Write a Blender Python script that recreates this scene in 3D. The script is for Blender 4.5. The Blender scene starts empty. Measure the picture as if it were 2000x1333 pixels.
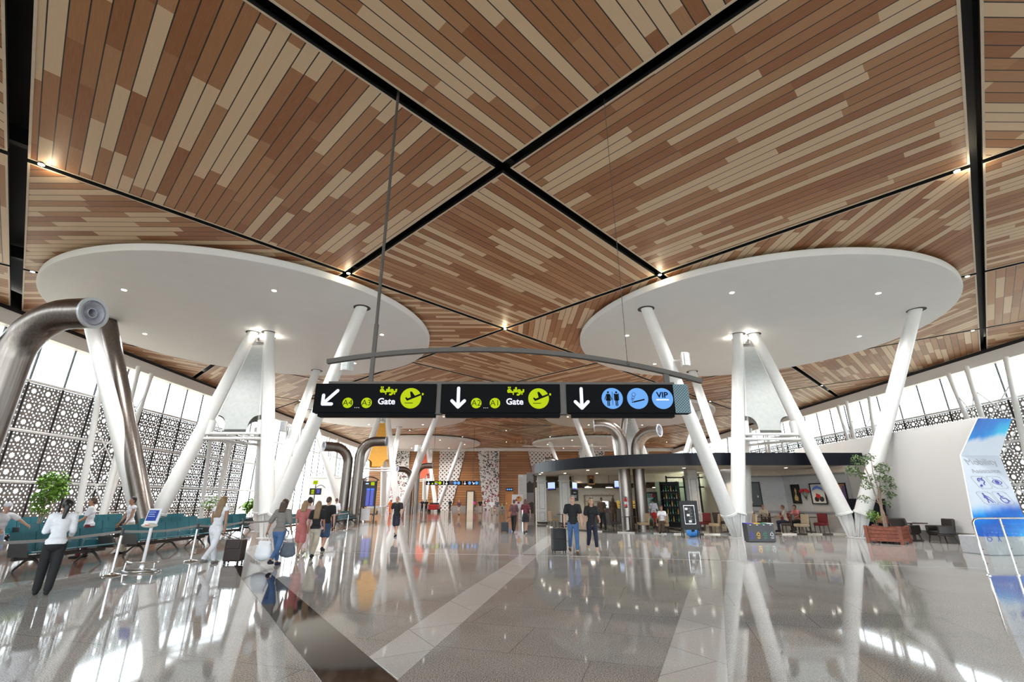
import bpy, bmesh, math, random
from math import sin, cos, pi, radians, sqrt, atan2
from mathutils import Vector, Matrix, Quaternion
random.seed(7)
S = bpy.context.scene
COL = S.collection
R = radians
V = Vector

# ------------------------------------------------------------------ camera, world, light, exposure
cam = bpy.data.cameras.new('camera'); cam.sensor_width = 36; cam.lens = 36 * 900 / 2000
cam.clip_start = .1; cam.clip_end = 600
camo = bpy.data.objects.new('camera', cam); COL.objects.link(camo)
camo.location = (0, 0, 1.62); camo.rotation_euler = (R(90 + 19.1), 0, R(-.6))
S.camera = camo
S.view_settings.view_transform = 'Standard'; S.view_settings.look = 'None'
S.view_settings.gamma = 1; S.view_settings.use_curve_mapping = False
S.view_settings.exposure = -0.08
w = bpy.data.worlds.new('sky'); S.world = w; w.use_nodes = True
bg = w.node_tree.nodes['Background']; bg.inputs[0].default_value = (.86, .93, 1, 1); bg.inputs[1].default_value = 8.8
def light(name, kind, loc, energy, rot=(0, 0, 0), color=(1, 1, 1), **k):
    l = bpy.data.lights.new(name, kind); l.energy = energy; l.color = color
    for a, b in k.items(): setattr(l, a, b)
    o = bpy.data.objects.new(name, l); COL.objects.link(o); o.location = loc; o.rotation_euler = rot
    return o
def portal(name, loc, rot, sx, sy):
    o = light(name, 'AREA', loc, 0, rot, shape='RECTANGLE', size=sx, size_y=sy); o.data.cycles.is_portal = True
portal('daylight_portal', (-25.9, 36, 5.2), (0, R(-90), 0), 10.6, 106)
portal('daylight_portal', (31.8, 36, 5.2), (0, R(90), 0), 10.6, 106)
portal('daylight_portal', (3, -16.6, 5.4), (R(90), 0, 0), 56, 9.6)
cy = S.cycles
cy.max_bounces = 7; cy.diffuse_bounces = 4; cy.glossy_bounces = 4; cy.transmission_bounces = 3; cy.transparent_max_bounces = 10
cy.caustics_reflective = False; cy.caustics_refractive = False; cy.use_denoising = True
cy.sample_clamp_indirect = 8.0

# ------------------------------------------------------------------ materials
class G:
    def __init__(s, name):
        s.m = bpy.data.materials.new(name); s.m.use_nodes = True; s.t = s.m.node_tree
        s.b = s.t.nodes['Principled BSDF']; s.out = s.t.nodes['Material Output']
    def n(s, typ, **k):
        x = s.t.nodes.new('ShaderNode' + typ)
        for a, b in k.items(): setattr(x, a, b)
        return x
    def put(s, sock, v):
        if isinstance(v, bpy.types.NodeSocket): s.t.links.new(v, sock)
        elif v is not None: sock.default_value = v
    def ma(s, op, a, b=None, c=None):
        x = s.n('Math', operation=op); s.put(x.inputs[0], a)
        if b is not None: s.put(x.inputs[1], b)
        if c is not None: s.put(x.inputs[2], c)
        return x.outputs[0]
    def uv(s): return s.n('TexCoord').outputs['UV']
    def ob(s): return s.n('TexCoord').outputs['Object']
    def xyz(s, v):
        x = s.n('SeparateXYZ'); s.put(x.inputs[0], v); return x.outputs
    def comb(s, a, b, c=0.0):
        x = s.n('CombineXYZ'); s.put(x.inputs[0], a); s.put(x.inputs[1], b); s.put(x.inputs[2], c); return x.outputs[0]
    def white(s, v):
        x = s.n('TexWhiteNoise', noise_dimensions='3D'); s.put(x.inputs[0], v); return x.outputs[0]
    def noise(s, v, scale, detail=2.0, rough=.5):
        x = s.n('TexNoise'); s.put(x.inputs['Vector'], v); x.inputs['Scale'].default_value = scale
        x.inputs['Detail'].default_value = detail; x.inputs['Roughness'].default_value = rough; return x.outputs[0]
    def ramp(s, f, stops, const=False):
        x = s.n('ValToRGB'); cr = x.color_ramp
        if const: cr.interpolation = 'CONSTANT'
        while len(cr.elements) < len(stops): cr.elements.new(.5)
        for e, (p, c) in zip(cr.elements, stops): e.position = p; e.color = (*c, 1)
        s.put(x.inputs[0], f); return x.outputs[0]
    def mix(s, f, a, b):
        x = s.n('Mix', data_type='RGBA'); s.put(x.inputs[0], f)
        s.put(x.inputs[6], (*a, 1) if isinstance(a, tuple) else a); s.put(x.inputs[7], (*b, 1) if isinstance(b, tuple) else b)
        return x.outputs[2]
    def bump(s, h, st=.3, d=.01):
        x = s.n('Bump'); x.inputs['Strength'].default_value = st; x.inputs['Distance'].default_value = d
        s.put(x.inputs['Height'], h); s.t.links.new(x.outputs[0], s.b.inputs['Normal'])
    def col(s, c): s.put(s.b.inputs['Base Color'], (*c, 1) if isinstance(c, tuple) else c)
    def set(s, **k):
        for a, b in k.items(): s.put(s.b.inputs[a.replace('_', ' ')], b)
        return s
def pbr(name, c, rough=.5, metal=0.0, coat=0.0, var=.06, vs=6.0, spec=.5):
    g = G(name); g.set(Roughness=rough, Metallic=metal, Coat_Weight=coat)
    g.b.inputs['Specular IOR Level'].default_value = spec
    f = g.noise(g.ob(), vs, 3.0)
    g.col(g.ramp(f, [(.3, tuple(x * (1 - var) for x in c)), (.7, tuple(min(1, x * (1 + var)) for x in c))]))
    return g.m
def emit(name, c, st):
    g = G(name); g.col(tuple(x * .12 for x in c)); g.set(Emission_Color=(*c, 1), Emission_Strength=st, Roughness=.7); g.b.inputs['Specular IOR Level'].default_value = .1; return g.m
def srgb(r, g, b):
    f = lambda x: (x / 255 / 12.92) if x <= 10 else ((x / 255 + .055) / 1.055) ** 2.4
    return (f(r), f(g), f(b))

M = {}
def wood_plank(name, pal, pw=.30, plen=2.9, gap=.08, rough=.45):
    g = G(name); u, v, _ = g.xyz(g.uv())
    vi = g.ma('DIVIDE', v, pw); row = g.ma('FLOOR', vi); fr = g.ma('FRACT', vi)
    rr = g.white(g.comb(row, 3.7, 1.3))
    ui = g.ma('ADD', g.ma('DIVIDE', u, plen), g.ma('MULTIPLY', rr, 17.3)); seg = g.ma('FLOOR', ui)
    h = g.white(g.comb(row, seg, 5.1))
    c = g.ramp(h, pal, True)
    gn = g.noise(g.comb(g.ma('MULTIPLY', u, 1.2), g.ma('MULTIPLY', v, 26.0)), 2.0, 4.0)
    c = g.mix(.09, c, g.ramp(gn, [(.25, (.08, .04, .02)), (.75, (.8, .6, .42))]))
    gp = g.ma('LESS_THAN', fr, gap)
    g.col(g.mix(gp, c, (.006, .005, .004)))
    g.set(Roughness=rough); g.bump(g.ma('SUBTRACT', 1.0, gp), .6, .02)
    return g.m
DK, MD, M2, LT = (.265, .090, .022), (.335, .142, .050), (.385, .187, .080), (.66, .485, .315)
M['planks'] = wood_plank('wood_planks', [(0, DK), (.24, MD), (.46, M2), (.64, LT)])
M['panel_edge'] = pbr('pale_panel_edge', (.60, .50, .38), .5)
M['black'] = pbr('matt_black', (.008, .008, .009), .6)
M['white'] = pbr('white_paint', (.72, .715, .70), .4, var=.02)
M['disc'] = pbr('white_plaster', (.72, .725, .73), .6, var=.015, vs=1.0)
M['steel'] = None
def steel():
    g = G('brushed_steel'); x = g.ob(); a = g.xyz(x)
    f = g.noise(g.comb(g.ma('MULTIPLY', a[0], 30.), g.ma('MULTIPLY', a[1], 30.), g.ma('MULTIPLY', a[2], .7)), 1.0, 3.0)
    g.col(g.ramp(f, [(.3, (.165, .138, .12)), (.7, (.25, .22, .20))])); g.set(Metallic=1.0, Roughness=.30); return g.m
M['steel'] = steel()
M['chrome'] = pbr('chrome', (.75, .75, .75), .1, 1.0)
M['darkmetal'] = pbr('dark_grey_metal', (.055, .052, .05), .45, .5)
M['rodgrey'] = pbr('grey_brown_metal', (.075, .064, .057), .55, .1)
M['signblack'] = pbr('sign_black', (.005, .005, .006), .7, spec=.06)
M['sigwhite'] = emit('sign_white', (.84, .86, 1.0), 1.1)
M['siglime'] = emit('sign_lime', (.52, .66, .006), .9)
M['sigblue'] = emit('sign_blue', (.16, .40, .86), 1.0)
M['lamp'] = emit('lamp_glow', (1, .93, .8), 12)
M['teal'] = pbr('teal_vinyl', (.007, .095, .122), .4, var=.1)
M['seatgrey'] = pbr('seat_side_grey', (.05, .047, .045), .5)
M['fasc'] = pbr('navy_black_fascia', (.008, .009, .014), .3, spec=.12)
M['cream'] = pbr('cream_wall', (.68, .60, .50), .6)
M['greywall'] = pbr('grey_white_wall', (.63, .615, .60), .6, var=.02, vs=.5)
M['artwall'] = pbr('grey_panelled_wall', (.44, .44, .45), .5)
M['pilaster'] = pbr('pale_grey_pilaster', (.52, .50, .47), .5)
M['pilgroove'] = pbr('pilaster_groove', (.17, .17, .18), .5)
M['brownwall'] = pbr('brown_textured_wall', (.12, .085, .055), .7, var=.35, vs=3)
M['granite_base'] = pbr('granite_base', (.22, .20, .185), .4, var=.35, vs=60)
M['leather'] = pbr('dark_leather', (.018, .013, .011), .35)
M['tan'] = pbr('tan_fabric', (.32, .22, .13), .7)
M['beigecloth'] = pbr('beige_fabric', (.38, .30, .20), .8)
M['darkcloth'] = pbr('dark_brown_fabric', (.04, .03, .028), .8)
M['redcloth'] = pbr('red_fabric', (.16, .012, .015), .7)
M['darkwood'] = pbr('dark_wood', (.035, .018, .012), .35, var=.3)
M['red'] = pbr('red_paint', (.5, .02, .02), .3)
M['glassdark'] = pbr('dark_glass', (.02, .03, .025), .08)
M['green'] = pbr('leaf_green', (.07, .13, .03), .5, var=.5, vs=14)
M['green2'] = pbr('leaf_bright_green', (.13, .26, .03), .5, var=.4, vs=14)
M['bark'] = pbr('bark', (.30, .22, .16), .8, var=.3, vs=20)
M['yellow'] = pbr('amber_fabric', (.72, .36, .045), .6)
M['coral'] = pbr('coral_fabric', (.72, .13, .06), .6)
M['silver'] = pbr('silver_fabric', (.46, .48, .47), .42, .25)
M['skin'] = pbr('skin', (.52, .30, .21), .5, var=.05)
M['skin2'] = pbr('skin_tanned', (.34, .17, .10), .5, var=.05)
M['eye'] = pbr('eye_dark', (.02, .015, .012), .2)
M['lip'] = pbr('lips', (.38, .13, .11), .5)
M['screenblue'] = emit('screen_blue', (.10, .12, .55), 1.0)
M['screenwhite'] = emit('screen_white', (.62, .78, 1.0), 1.0)
M['soil'] = pbr('soil', (.03, .02, .015), .9)
M['white_plastic'] = pbr('white_plastic', (.78, .78, .80), .35, var=.02)

def granite(name, stops, rough=.07, joints=None):
    g = G(name); o = g.ob()
    f = g.noise(o, 80.0, 1.0, .6); f2 = g.noise(o, 1.1, 3.0)
    c = g.ramp(g.ma('ADD', f, g.ma('MULTIPLY', g.ma('SUBTRACT', f2, .5), .12)), stops)
    if joints:
        rot = g.n('Mapping'); rot.inputs['Rotation'].default_value = (0, 0, joints[1]); g.put(rot.inputs[0], o)
        br = g.n('TexBrick', offset=.5); g.put(br.inputs['Vector'], rot.outputs[0])
        br.inputs['Scale'].default_value = 1.0; br.inputs['Brick Width'].default_value = joints[0] * 1.6; br.inputs['Row Height'].default_value = joints[0]
        br.inputs['Mortar Size'].default_value = .006; br.inputs['Mortar Smooth'].default_value = 0
        br.inputs[1].default_value = (1, 1, 1, 1); br.inputs[2].default_value = (.93, .93, .93, 1); br.inputs[3].default_value = (.58, .56, .54, 1)
        x = g.n('Mix', data_type='RGBA', blend_type='MULTIPLY'); x.inputs[0].default_value = 1
        g.put(x.inputs[6], c); g.put(x.inputs[7], br.outputs[0]); c = x.outputs[2]
    g.col(c); g.set(Roughness=rough); return g.m
M['floor'] = granite('grey_granite', [(.30, (.10, .095, .09)), (.43, (.29, .28, .265)), (.54, (.44, .43, .41)), (.66, (.66, .645, .63))], .05, (1.15, R(18)))
M['brownfloor'] = granite('brown_granite', [(.28, (.06, .03, .02)), (.45, (.17, .10, .07)), (.7, (.32, .22, .16))], .09, (1.0, 0))
M['palefloor'] = granite('pale_marble', [(.25, (.54, .53, .51)), (.7, (.76, .75, .73))], .06, (1.2, R(60)))
M['darkfloor'] = granite('black_granite', [(.3, (.012, .011, .010)), (.7, (.035, .03, .028))], .05)
M['sand'] = pbr('pale_paving', (.42, .36, .28), .9, var=.2, vs=.3)

def screen_mat():
    g = G('perforated_metal'); u, v, _ = g.xyz(g.uv()); cs = .82
    p = g.ma('SUBTRACT', g.ma('FRACT', g.ma('DIVIDE', u, cs)), .5); q = g.ma('SUBTRACT', g.ma('FRACT', g.ma('DIVIDE', v, cs)), .5)
    def polar(px, py):
        return g.ma('SQRT', g.ma('ADD', g.ma('MULTIPLY', px, px), g.ma('MULTIPLY', py, py))), g.ma('ARCTAN2', py, px)
    def star(r, th, rad):
        t = g.ma('ABSOLUTE', g.ma('SUBTRACT', g.ma('FRACT', g.ma('ADD', g.ma('DIVIDE', th, pi / 4), 8.0)), .5))
        return g.ma('LESS_THAN', r, g.ma('MULTIPLY_ADD', t, rad * .75, rad * .68))
    def ring(r, th, rr, cr, sh=0.0):
        a = g.ma('MULTIPLY', g.ma('SUBTRACT', g.ma('FRACT', g.ma('ADD', g.ma('DIVIDE', th, pi / 4), 8.0 + sh)), .5), pi / 4)
        x = g.ma('SUBTRACT', g.ma('MULTIPLY', r, g.ma('COSINE', a)), rr); y = g.ma('MULTIPLY', r, g.ma('SINE', a))
        return g.ma('LESS_THAN', g.ma('ADD', g.ma('MULTIPLY', x, x), g.ma('MULTIPLY', g.ma('MULTIPLY', y, y), .6)), cr * cr)
    r, th = polar(p, q)
    p2 = g.ma('SUBTRACT', g.ma('FRACT', g.ma('ADD', g.ma('DIVIDE', u, cs), .5)), .5); q2 = g.ma('SUBTRACT', g.ma('FRACT', g.ma('ADD', g.ma('DIVIDE', v, cs), .5)), .5)
    r2, th2 = polar(p2, q2)
    hole = g.ma('MAXIMUM', g.ma('MAXIMUM', star(r, th, .165), ring(r, th, .365, .044)), g.ma('MAXIMUM', g.ma('LESS_THAN', r2, .055), ring(r, th, .5, .034, .5)))
    mg = g.ma('MINIMUM', g.ma('MINIMUM', u, g.ma('SUBTRACT', 2.0, u)), g.ma('MINIMUM', v, g.ma('SUBTRACT', 2.48, v)))
    hole = g.ma('MULTIPLY', hole, g.ma('GREATER_THAN', mg, .06))
    f = g.noise(g.ob(), 3.0)
    g.col(g.ramp(f, [(.3, (.16, .14, .13)), (.7, (.26, .23, .21))])); g.set(Roughness=.45, Metallic=.5)
    tr = g.n('BsdfTransparent'); mx = g.n('MixShader'); g.put(mx.inputs[0], hole)
    g.t.links.new(g.b.outputs[0], mx.inputs[1]); g.t.links.new(tr.outputs[0], mx.inputs[2]); g.t.links.new(mx.outputs[0], g.out.inputs[0])
    return g.m
M['screen'] = screen_mat()
def pane(name, tint=(.96, .98, .97), base=.03):
    g = G(name); fr = g.n('Fresnel'); fr.inputs[0].default_value = 1.45
    gl = g.n('BsdfGlossy'); gl.inputs['Roughness'].default_value = .02
    tr = g.n('BsdfTransparent'); tr.inputs[0].default_value = (*tint, 1)
    mx = g.n('MixShader'); bf = g.ma('SUBTRACT', 1.0, g.n('NewGeometry').outputs['Backfacing']); g.put(mx.inputs[0], g.ma('MULTIPLY', g.ma('ADD', fr.outputs[0], base - .03), bf)); g.t.links.new(tr.outputs[0], mx.inputs[1]); g.t.links.new(gl.outputs[0], mx.inputs[2])
    g.t.links.new(mx.outputs[0], g.out.inputs[0]); return g.m
M['pane'] = pane('window_glass')
M['smokeglass'] = pane('greenish_glass', (.93, .955, .93), .06)

def mosaic():
    g = G('triangle_mosaic'); u, v, _ = g.xyz(g.uv()); k = 3.6
    uu, vv = g.ma('MULTIPLY', u, k), g.ma('MULTIPLY', v, k); iu, iv = g.ma('FLOOR', uu), g.ma('FLOOR', vv)
    fu, fv = g.ma('FRACT', uu), g.ma('FRACT', vv); h0 = g.white(g.comb(iu, iv, 2.2))
    fl = g.ma('GREATER_THAN', h0, .5); fu2 = g.ma('ABSOLUTE', g.ma('SUBTRACT', fl, fu))
    tri = g.ma('GREATER_THAN', g.ma('ADD', fu2, fv), 1.0)
    h = g.white(g.comb(iu, iv, g.ma('ADD', 7.0, tri)))
    on = g.ma('GREATER_THAN', h, .66); redp = g.ma('MULTIPLY', g.ma('SUBTRACT', 9.0, v), .085)
    isr = g.ma('LESS_THAN', g.white(g.comb(iu, iv, g.ma('ADD', 11.0, tri))), redp)
    g.col(g.mix(on, (.56, .535, .51), g.mix(isr, (.05, .04, .04), (.30, .03, .05)))); g.set(Roughness=.4); return g.m
M['mosaic'] = mosaic()
def dotted():
    g = G('dotted_panel'); u, v, _ = g.xyz(g.uv()); k = 1.4
    def dots(off, rad):
        a = g.ma('SUBTRACT', g.ma('FRACT', g.ma('ADD', g.ma('MULTIPLY', u, k), off)), .5); b = g.ma('SUBTRACT', g.ma('FRACT', g.ma('ADD', g.ma('MULTIPLY', v, k), off)), .5)
        return g.ma('LESS_THAN', g.ma('ADD', g.ma('ABSOLUTE', a), g.ma('ABSOLUTE', b)), rad)
    d = g.ma('MAXIMUM', dots(0.0, .27), dots(.5, .21))
    h = g.white(g.comb(g.ma('FLOOR', g.ma('MULTIPLY', u, k * 2)), g.ma('FLOOR', g.ma('MULTIPLY', v, k * 2)), 1.0))
    g.col(g.mix(d, (.56, .535, .50), g.ramp(h, [(0, (.05, .03, .025)), (.7, (.10, .05, .04)), (.88, (.36, .04, .03))], True))); g.set(Roughness=.4); return g.m
M['dotted'] = dotted()
def slats():
    g = G('slatted_wood_wall'); u, v, _ = g.xyz(g.uv()); i = g.ma('DIVIDE', v, .42); row = g.ma('FLOOR', i)
    h = g.white(g.comb(row, g.ma('FLOOR', g.ma('DIVIDE', u, 6.0)), 2.0))
    c = g.ramp(h, [(0, (.24, .095, .025)), (1, (.33, .14, .04))])
    g.col(g.mix(g.ma('LESS_THAN', g.ma('FRACT', i), .14), c, (.09, .035, .012))); g.set(Roughness=.4); return g.m
M['slats'] = slats()
def wave():
    g = G('blue_wave_print'); u, v, _ = g.xyz(g.uv()); x = g.n('TexWave', wave_type='BANDS')
    mp = g.n('Mapping'); mp.inputs['Rotation'].default_value = (0, 0, R(65)); g.put(mp.inputs[0], g.uv()); g.put(x.inputs[0], mp.outputs[0])
    x.inputs['Scale'].default_value = .35; x.inputs['Distortion'].default_value = 7; x.inputs['Detail'].default_value = 3; x.inputs['Detail Scale'].default_value = .8
    nz = g.noise(g.uv(), 2.2, 5.0, .6); f = g.ma('ADD', g.ma('MULTIPLY', x.outputs[1], .55), g.ma('MULTIPLY', nz, .5))
    c = g.ramp(f, [(.15, (.005, .05, .42)), (.42, (.0, .23, .72)), (.62, (.04, .55, .85)), (.85, (.75, .92, .97))])
    pale = g.ramp(g.noise(g.uv(), .9, 2.0), [(.3, (.60, .67, .78)), (.7, (.68, .74, .82))])
    # v runs 0..1 over the whole ribbon: waves printed at the foot and at the head only
    edge = g.ma('ADD', v, g.ma('MULTIPLY', g.ma('SUBTRACT', g.noise(g.uv(), 3.0, 3.0), .5), .10)); edge = g.ma('MULTIPLY_ADD', u, -.05, edge)
    a = g.ma('GREATER_THAN', edge, .80); b = g.ma('LESS_THAN', edge, .20); sm = g.n('MapRange', interpolation_type='SMOOTHSTEP'); g.put(sm.inputs[0], edge); sm.inputs[1].default_value = .78; sm.inputs[2].default_value = .84
    sm2 = g.n('MapRange', interpolation_type='SMOOTHSTEP'); g.put(sm2.inputs[0], edge); sm2.inputs[1].default_value = .26; sm2.inputs[2].default_value = .14
    g.col(g.mix(g.ma('MAXIMUM', sm.outputs[0], sm2.outputs[0]), pale, c)); g.set(Roughness=.3)
    return g.m
M['wave'] = wave()
def zell():
    g = G('interlaced_pattern'); u, v, _ = g.xyz(g.uv()); k = 11.0
    a = g.ma('ADD', g.ma('MULTIPLY', u, k), g.ma('MULTIPLY', v, k)); b = g.ma('SUBTRACT', g.ma('MULTIPLY', u, k), g.ma('MULTIPLY', v, k))
    f = g.ma('MINIMUM', g.ma('ABSOLUTE', g.ma('SUBTRACT', g.ma('FRACT', a), .5)), g.ma('ABSOLUTE', g.ma('SUBTRACT', g.ma('FRACT', b), .5)))
    g.col(g.mix(g.ma('LESS_THAN', f, .13), (.003, .008, .013), (.12, .25, .30))); g.set(Roughness=.4); return g.m
M['zell'] = zell()
def cloth(name, c, c2=None, sc=30, rough=.8):
    g = G(name); f = g.noise(g.ob(), 9.0, 4.0)
    g.col(g.ramp(f, [(.25, tuple(x * .82 for x in c)), (.75, c2 or tuple(min(1, x * 1.12) for x in c))])); g.set(Roughness=rough); g.bump(g.noise(g.ob(), 14.0, 3.0), .35, .03)
    return g.m
CL = {k: cloth('cloth_' + k, c) for k, c in dict(white=(.74, .74, .78), black=(.008, .008, .010), navy=(.010, .012, .03), jeans=(.055, .12, .26), denim=(.035, .075, .15),
    grey=(.20, .18, .165), beige=(.46, .40, .32), pink=(.74, .48, .54), palepink=(.72, .60, .62), wine=(.12, .015, .03), brown=(.08, .045, .025), plum=(.12, .05, .06), khaki=(.38, .33, .25),
    magenta=(.55, .04, .25), orange=(.75, .16, .03), red=(.5, .03, .03), ltblue=(.35, .45, .62), slate=(.10, .115, .14), green=(.25, .40, .15), rose=(.5, .16, .15)).items()}
HAIR = {k: cloth('hair_' + k, c, rough=.45) for k, c in dict(black=(.008, .006, .006), brown=(.06, .03, .018), blond=(.30, .19, .095), light=(.22, .13, .06), grey=(.20, .18, .165), red=(.09, .03, .02)).items()}

# ------------------------------------------------------------------ mesh builder
class MB:
    def __init__(s): s.v = []; s.f = []; s.m = []; s.uv = {}
    def add(s, vs, fs, mi=0, uvs=None):
        o = len(s.v); s.v += [tuple(x) for x in vs]
        for i, f in enumerate(fs):
            if uvs: s.uv[len(s.f)] = uvs[i]
            s.f.append([o + k for k in f]); s.m.append(mi)
        return s
    def box(s, c, d, rz=0, mi=0, rot=None):
        x, y, z = d[0] / 2, d[1] / 2, d[2] / 2
        Q = rot if rot is not None else Matrix.Rotation(rz, 3, 'Z')
        P = [V(c) + Q @ V((a, b, e)) for a in (-x, x) for b in (-y, y) for e in (-z, z)]
        return s.add(P, [(0, 1, 3, 2), (4, 6, 7, 5), (0, 4, 5, 1), (2, 3, 7, 6), (0, 2, 6, 4), (1, 5, 7, 3)], mi)
    def bar(s, a, b, wd, h, up=(0, 0, 1), mi=0):
        a, b = V(a), V(b); t = (b - a); L = t.length; t.normalize(); up = V(up)
        sd = t.cross(up)
        if sd.length < 1e-4: sd = V((1, 0, 0))
        sd.normalize(); n = sd.cross(t)
        return s.box((a + b) / 2, (wd, L, h), rot=Matrix((sd, t, n)).transposed(), mi=mi)
    def tube(s, pts, r, n=12, mi=0, caps=True):
        pts = [V(p) for p in pts]; N = len(pts); rs = r if isinstance(r, (list, tuple)) else [r] * N
        t0 = (pts[1] - pts[0]).normalized(); up = V((0, 0, 1)) if abs(t0.z) < .9 else V((1, 0, 0)); nrm = t0.cross(up).normalized()
        vs = []
        for i, p in enumerate(pts):
            if i == 0: t = pts[1] - p
            elif i == N - 1: t = p - pts[i - 1]
            else: t = (pts[i + 1] - p).normalized() + (p - pts[i - 1]).normalized()
            t = t.normalized() if t.length > 1e-9 else t0; nrm = (nrm - t * nrm.dot(t)).normalized(); bn = t.cross(nrm)
            vs += [p + (nrm * cos(2 * pi * k / n) + bn * sin(2 * pi * k / n)) * rs[i] for k in range(n)]
        fs = [(i * n + k, i * n + (k + 1) % n, (i + 1) * n + (k + 1) % n, (i + 1) * n + k) for i in range(N - 1) for k in range(n)]
        if caps: fs += [tuple(range(n - 1, -1, -1)), tuple((N - 1) * n + k for k in range(n))]
        return s.add(vs, fs, mi)
    def lathe(s, prof, c=(0, 0, 0), n=24, mi=0, caps=True):
        vs = [(c[0] + r * cos(2 * pi * k / n), c[1] + r * sin(2 * pi * k / n), c[2] + z) for r, z in prof for k in range(n)]
        N = len(prof)
        fs = [(i * n + k, i * n + (k + 1) % n, (i + 1) * n + (k + 1) % n, (i + 1) * n + k) for i in range(N - 1) for k in range(n)]
        if caps: fs += [tuple(range(n - 1, -1, -1)), tuple((N - 1) * n + k for k in range(n))]
        return s.add(vs, fs, mi)
    def ell(s, c, r, rot=None, nu=12, nv=8, mi=0):
        c = V(c); Q = rot if rot is not None else Matrix.Identity(3)
        if not isinstance(r, (tuple, list)): r = (r, r, r)
        vs = [c + Q @ V((0, 0, -r[2]))]
        for j in range(1, nv):
            a = -pi / 2 + pi * j / nv
            vs += [c + Q @ V((r[0] * cos(a) * cos(2 * pi * k / nu), r[1] * cos(a) * sin(2 * pi * k / nu), r[2] * sin(a))) for k in range(nu)]
        vs.append(c + Q @ V((0, 0, r[2]))); L = len(vs) - 1
        fs = [(0, 1 + (k + 1) % nu, 1 + k) for k in range(nu)]
        fs += [(1 + j * nu + k, 1 + j * nu + (k + 1) % nu, 1 + (j + 1) * nu + (k + 1) % nu, 1 + (j + 1) * nu + k) for j in range(nv - 2) for k in range(nu)]
        fs += [(1 + (nv - 2) * nu + k, 1 + (nv - 2) * nu + (k + 1) % nu, L) for k in range(nu)]
        return s.add(vs, fs, mi)
    def cap(s, a, b, ra, rb, n=12, mi=0):
        """a capsule that tapers from a to b"""
        a, b = V(a), V(b); t = (b - a); L = t.length; t = t.normalized() if L > 1e-6 else V((0, 0, 1))
        pts, rs = [], []
        for k in range(4): q = pi / 2 * k / 3 * .98 + .02; pts.append(a - t * ra * cos(q)); rs.append(ra * sin(q))
        for k in range(4): q = pi / 2 * (3 - k) / 3 * .98 + .02; pts.append(b + t * rb * cos(q)); rs.append(rb * sin(q))
        return s.tube(pts, rs, n, mi)
    def prism(s, poly, ext, mi=0):
        n = len(poly); e = V(ext); P = [V(p) for p in poly]
        return s.add(P + [p + e for p in P], [tuple(range(n - 1, -1, -1)), tuple(range(n, 2 * n))] + [(k, (k + 1) % n, n + (k + 1) % n, n + k) for k in range(n)], mi)
    def quad(s, a, b, c, d, mi=0, uv=((0, 0), (1, 0), (1, 1), (0, 1))): return s.add([a, b, c, d], [(0, 1, 2, 3)], mi, [uv])
    def mesh(s, name, mats):
        me = bpy.data.meshes.new(name); me.from_pydata(s.v, [], s.f)
        for m in (mats if isinstance(mats, (list, tuple)) else [mats]): me.materials.append(m)
        me.polygons.foreach_set('material_index', s.m)
        if s.uv:
            ul = me.uv_layers.new(name='UVMap')
            for fi, u in s.uv.items():
                for li, c in zip(me.polygons[fi].loop_indices, u): ul.data[li].uv = c
        me.update(); return me
    def build(s, name, mats, parent=None, smooth=False, bevel=0, fix=True):
        me = s.mesh(name, mats)
        if fix and not s.uv:
            bm = bmesh.new(); bm.from_mesh(me); bmesh.ops.recalc_face_normals(bm, faces=bm.faces); bm.to_mesh(me); bm.free()
        if smooth:
            me.polygons.foreach_set('use_smooth', [True] * len(me.polygons))
            try: me.set_sharp_from_angle(angle=R(40))
            except Exception: pass
        o = bpy.data.objects.new(name, me); COL.objects.link(o); o.parent = parent
        if bevel:
            b = o.modifiers.new('bevel', 'BEVEL'); b.width = bevel; b.segments = 2; b.limit_method = 'ANGLE'
        return o
def tag(o, label=None, cat=None, group=None, kind=None):
    if label: o['label'] = label
    if cat: o['category'] = cat
    if group: o['group'] = group
    if kind: o['kind'] = kind
    return o
def empty(name, loc=(0, 0, 0), rz=0, parent=None):
    o = bpy.data.objects.new(name, None); COL.objects.link(o); o.location = loc; o.rotation_euler = (0, 0, rz); o.parent = parent; o.empty_display_size = .1
    return o
def thing(name, label, cat, loc=(0, 0, 0), rz=0, group=None): return tag(empty(name, loc, rz), label, cat, group)
def struct(name, loc=(0, 0, 0), rz=0): return tag(empty(name, loc, rz), kind='structure')
def kids(o): return [c for c in bpy.data.objects if c.parent == o]
def copy_tree(o, loc=None, rz=None, label=None, parent=None, _top=True):
    c = o.copy(); COL.objects.link(c)
    if parent is not None: c.parent = parent
    if _top:
        if loc is not None: c.location = loc
        if rz is not None: c.rotation_euler = (0, 0, rz)
        if label: c['label'] = label
    for k in list(o.children): copy_tree(k, parent=c, _top=False)
    return c
FONT = bpy.data.fonts.load('<builtin>') if False else None
def text_mesh(name, s, size, mat, parent, loc, rot=(R(90), 0, 0), align='CENTER', bold=0.0, ext=.002, sx=1.0):
    cu = bpy.data.curves.new(name, 'FONT'); cu.body = s; cu.size = size; cu.align_x = align; cu.align_y = 'CENTER'; cu.extrude = ext; cu.offset = bold; cu.resolution_u = 3
    o = bpy.data.objects.new(name, cu); COL.objects.link(o); bpy.context.view_layer.update()
    me = bpy.data.meshes.new_from_object(o.evaluated_get(bpy.context.evaluated_depsgraph_get())); bpy.data.objects.remove(o); bpy.data.curves.remove(cu)
    me.materials.clear(); me.materials.append(mat); me.name = name
    o = bpy.data.objects.new(name, me); COL.objects.link(o); o.parent = parent; o.location = loc; o.rotation_euler = rot; o.scale = (sx, 1, 1)
    return o
def disc_pts(c, r, n=32, ax='xz'):
    return [(c[0] + r * cos(2 * pi * k / n), c[1], c[2] + r * sin(2 * pi * k / n)) for k in range(n)]
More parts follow.
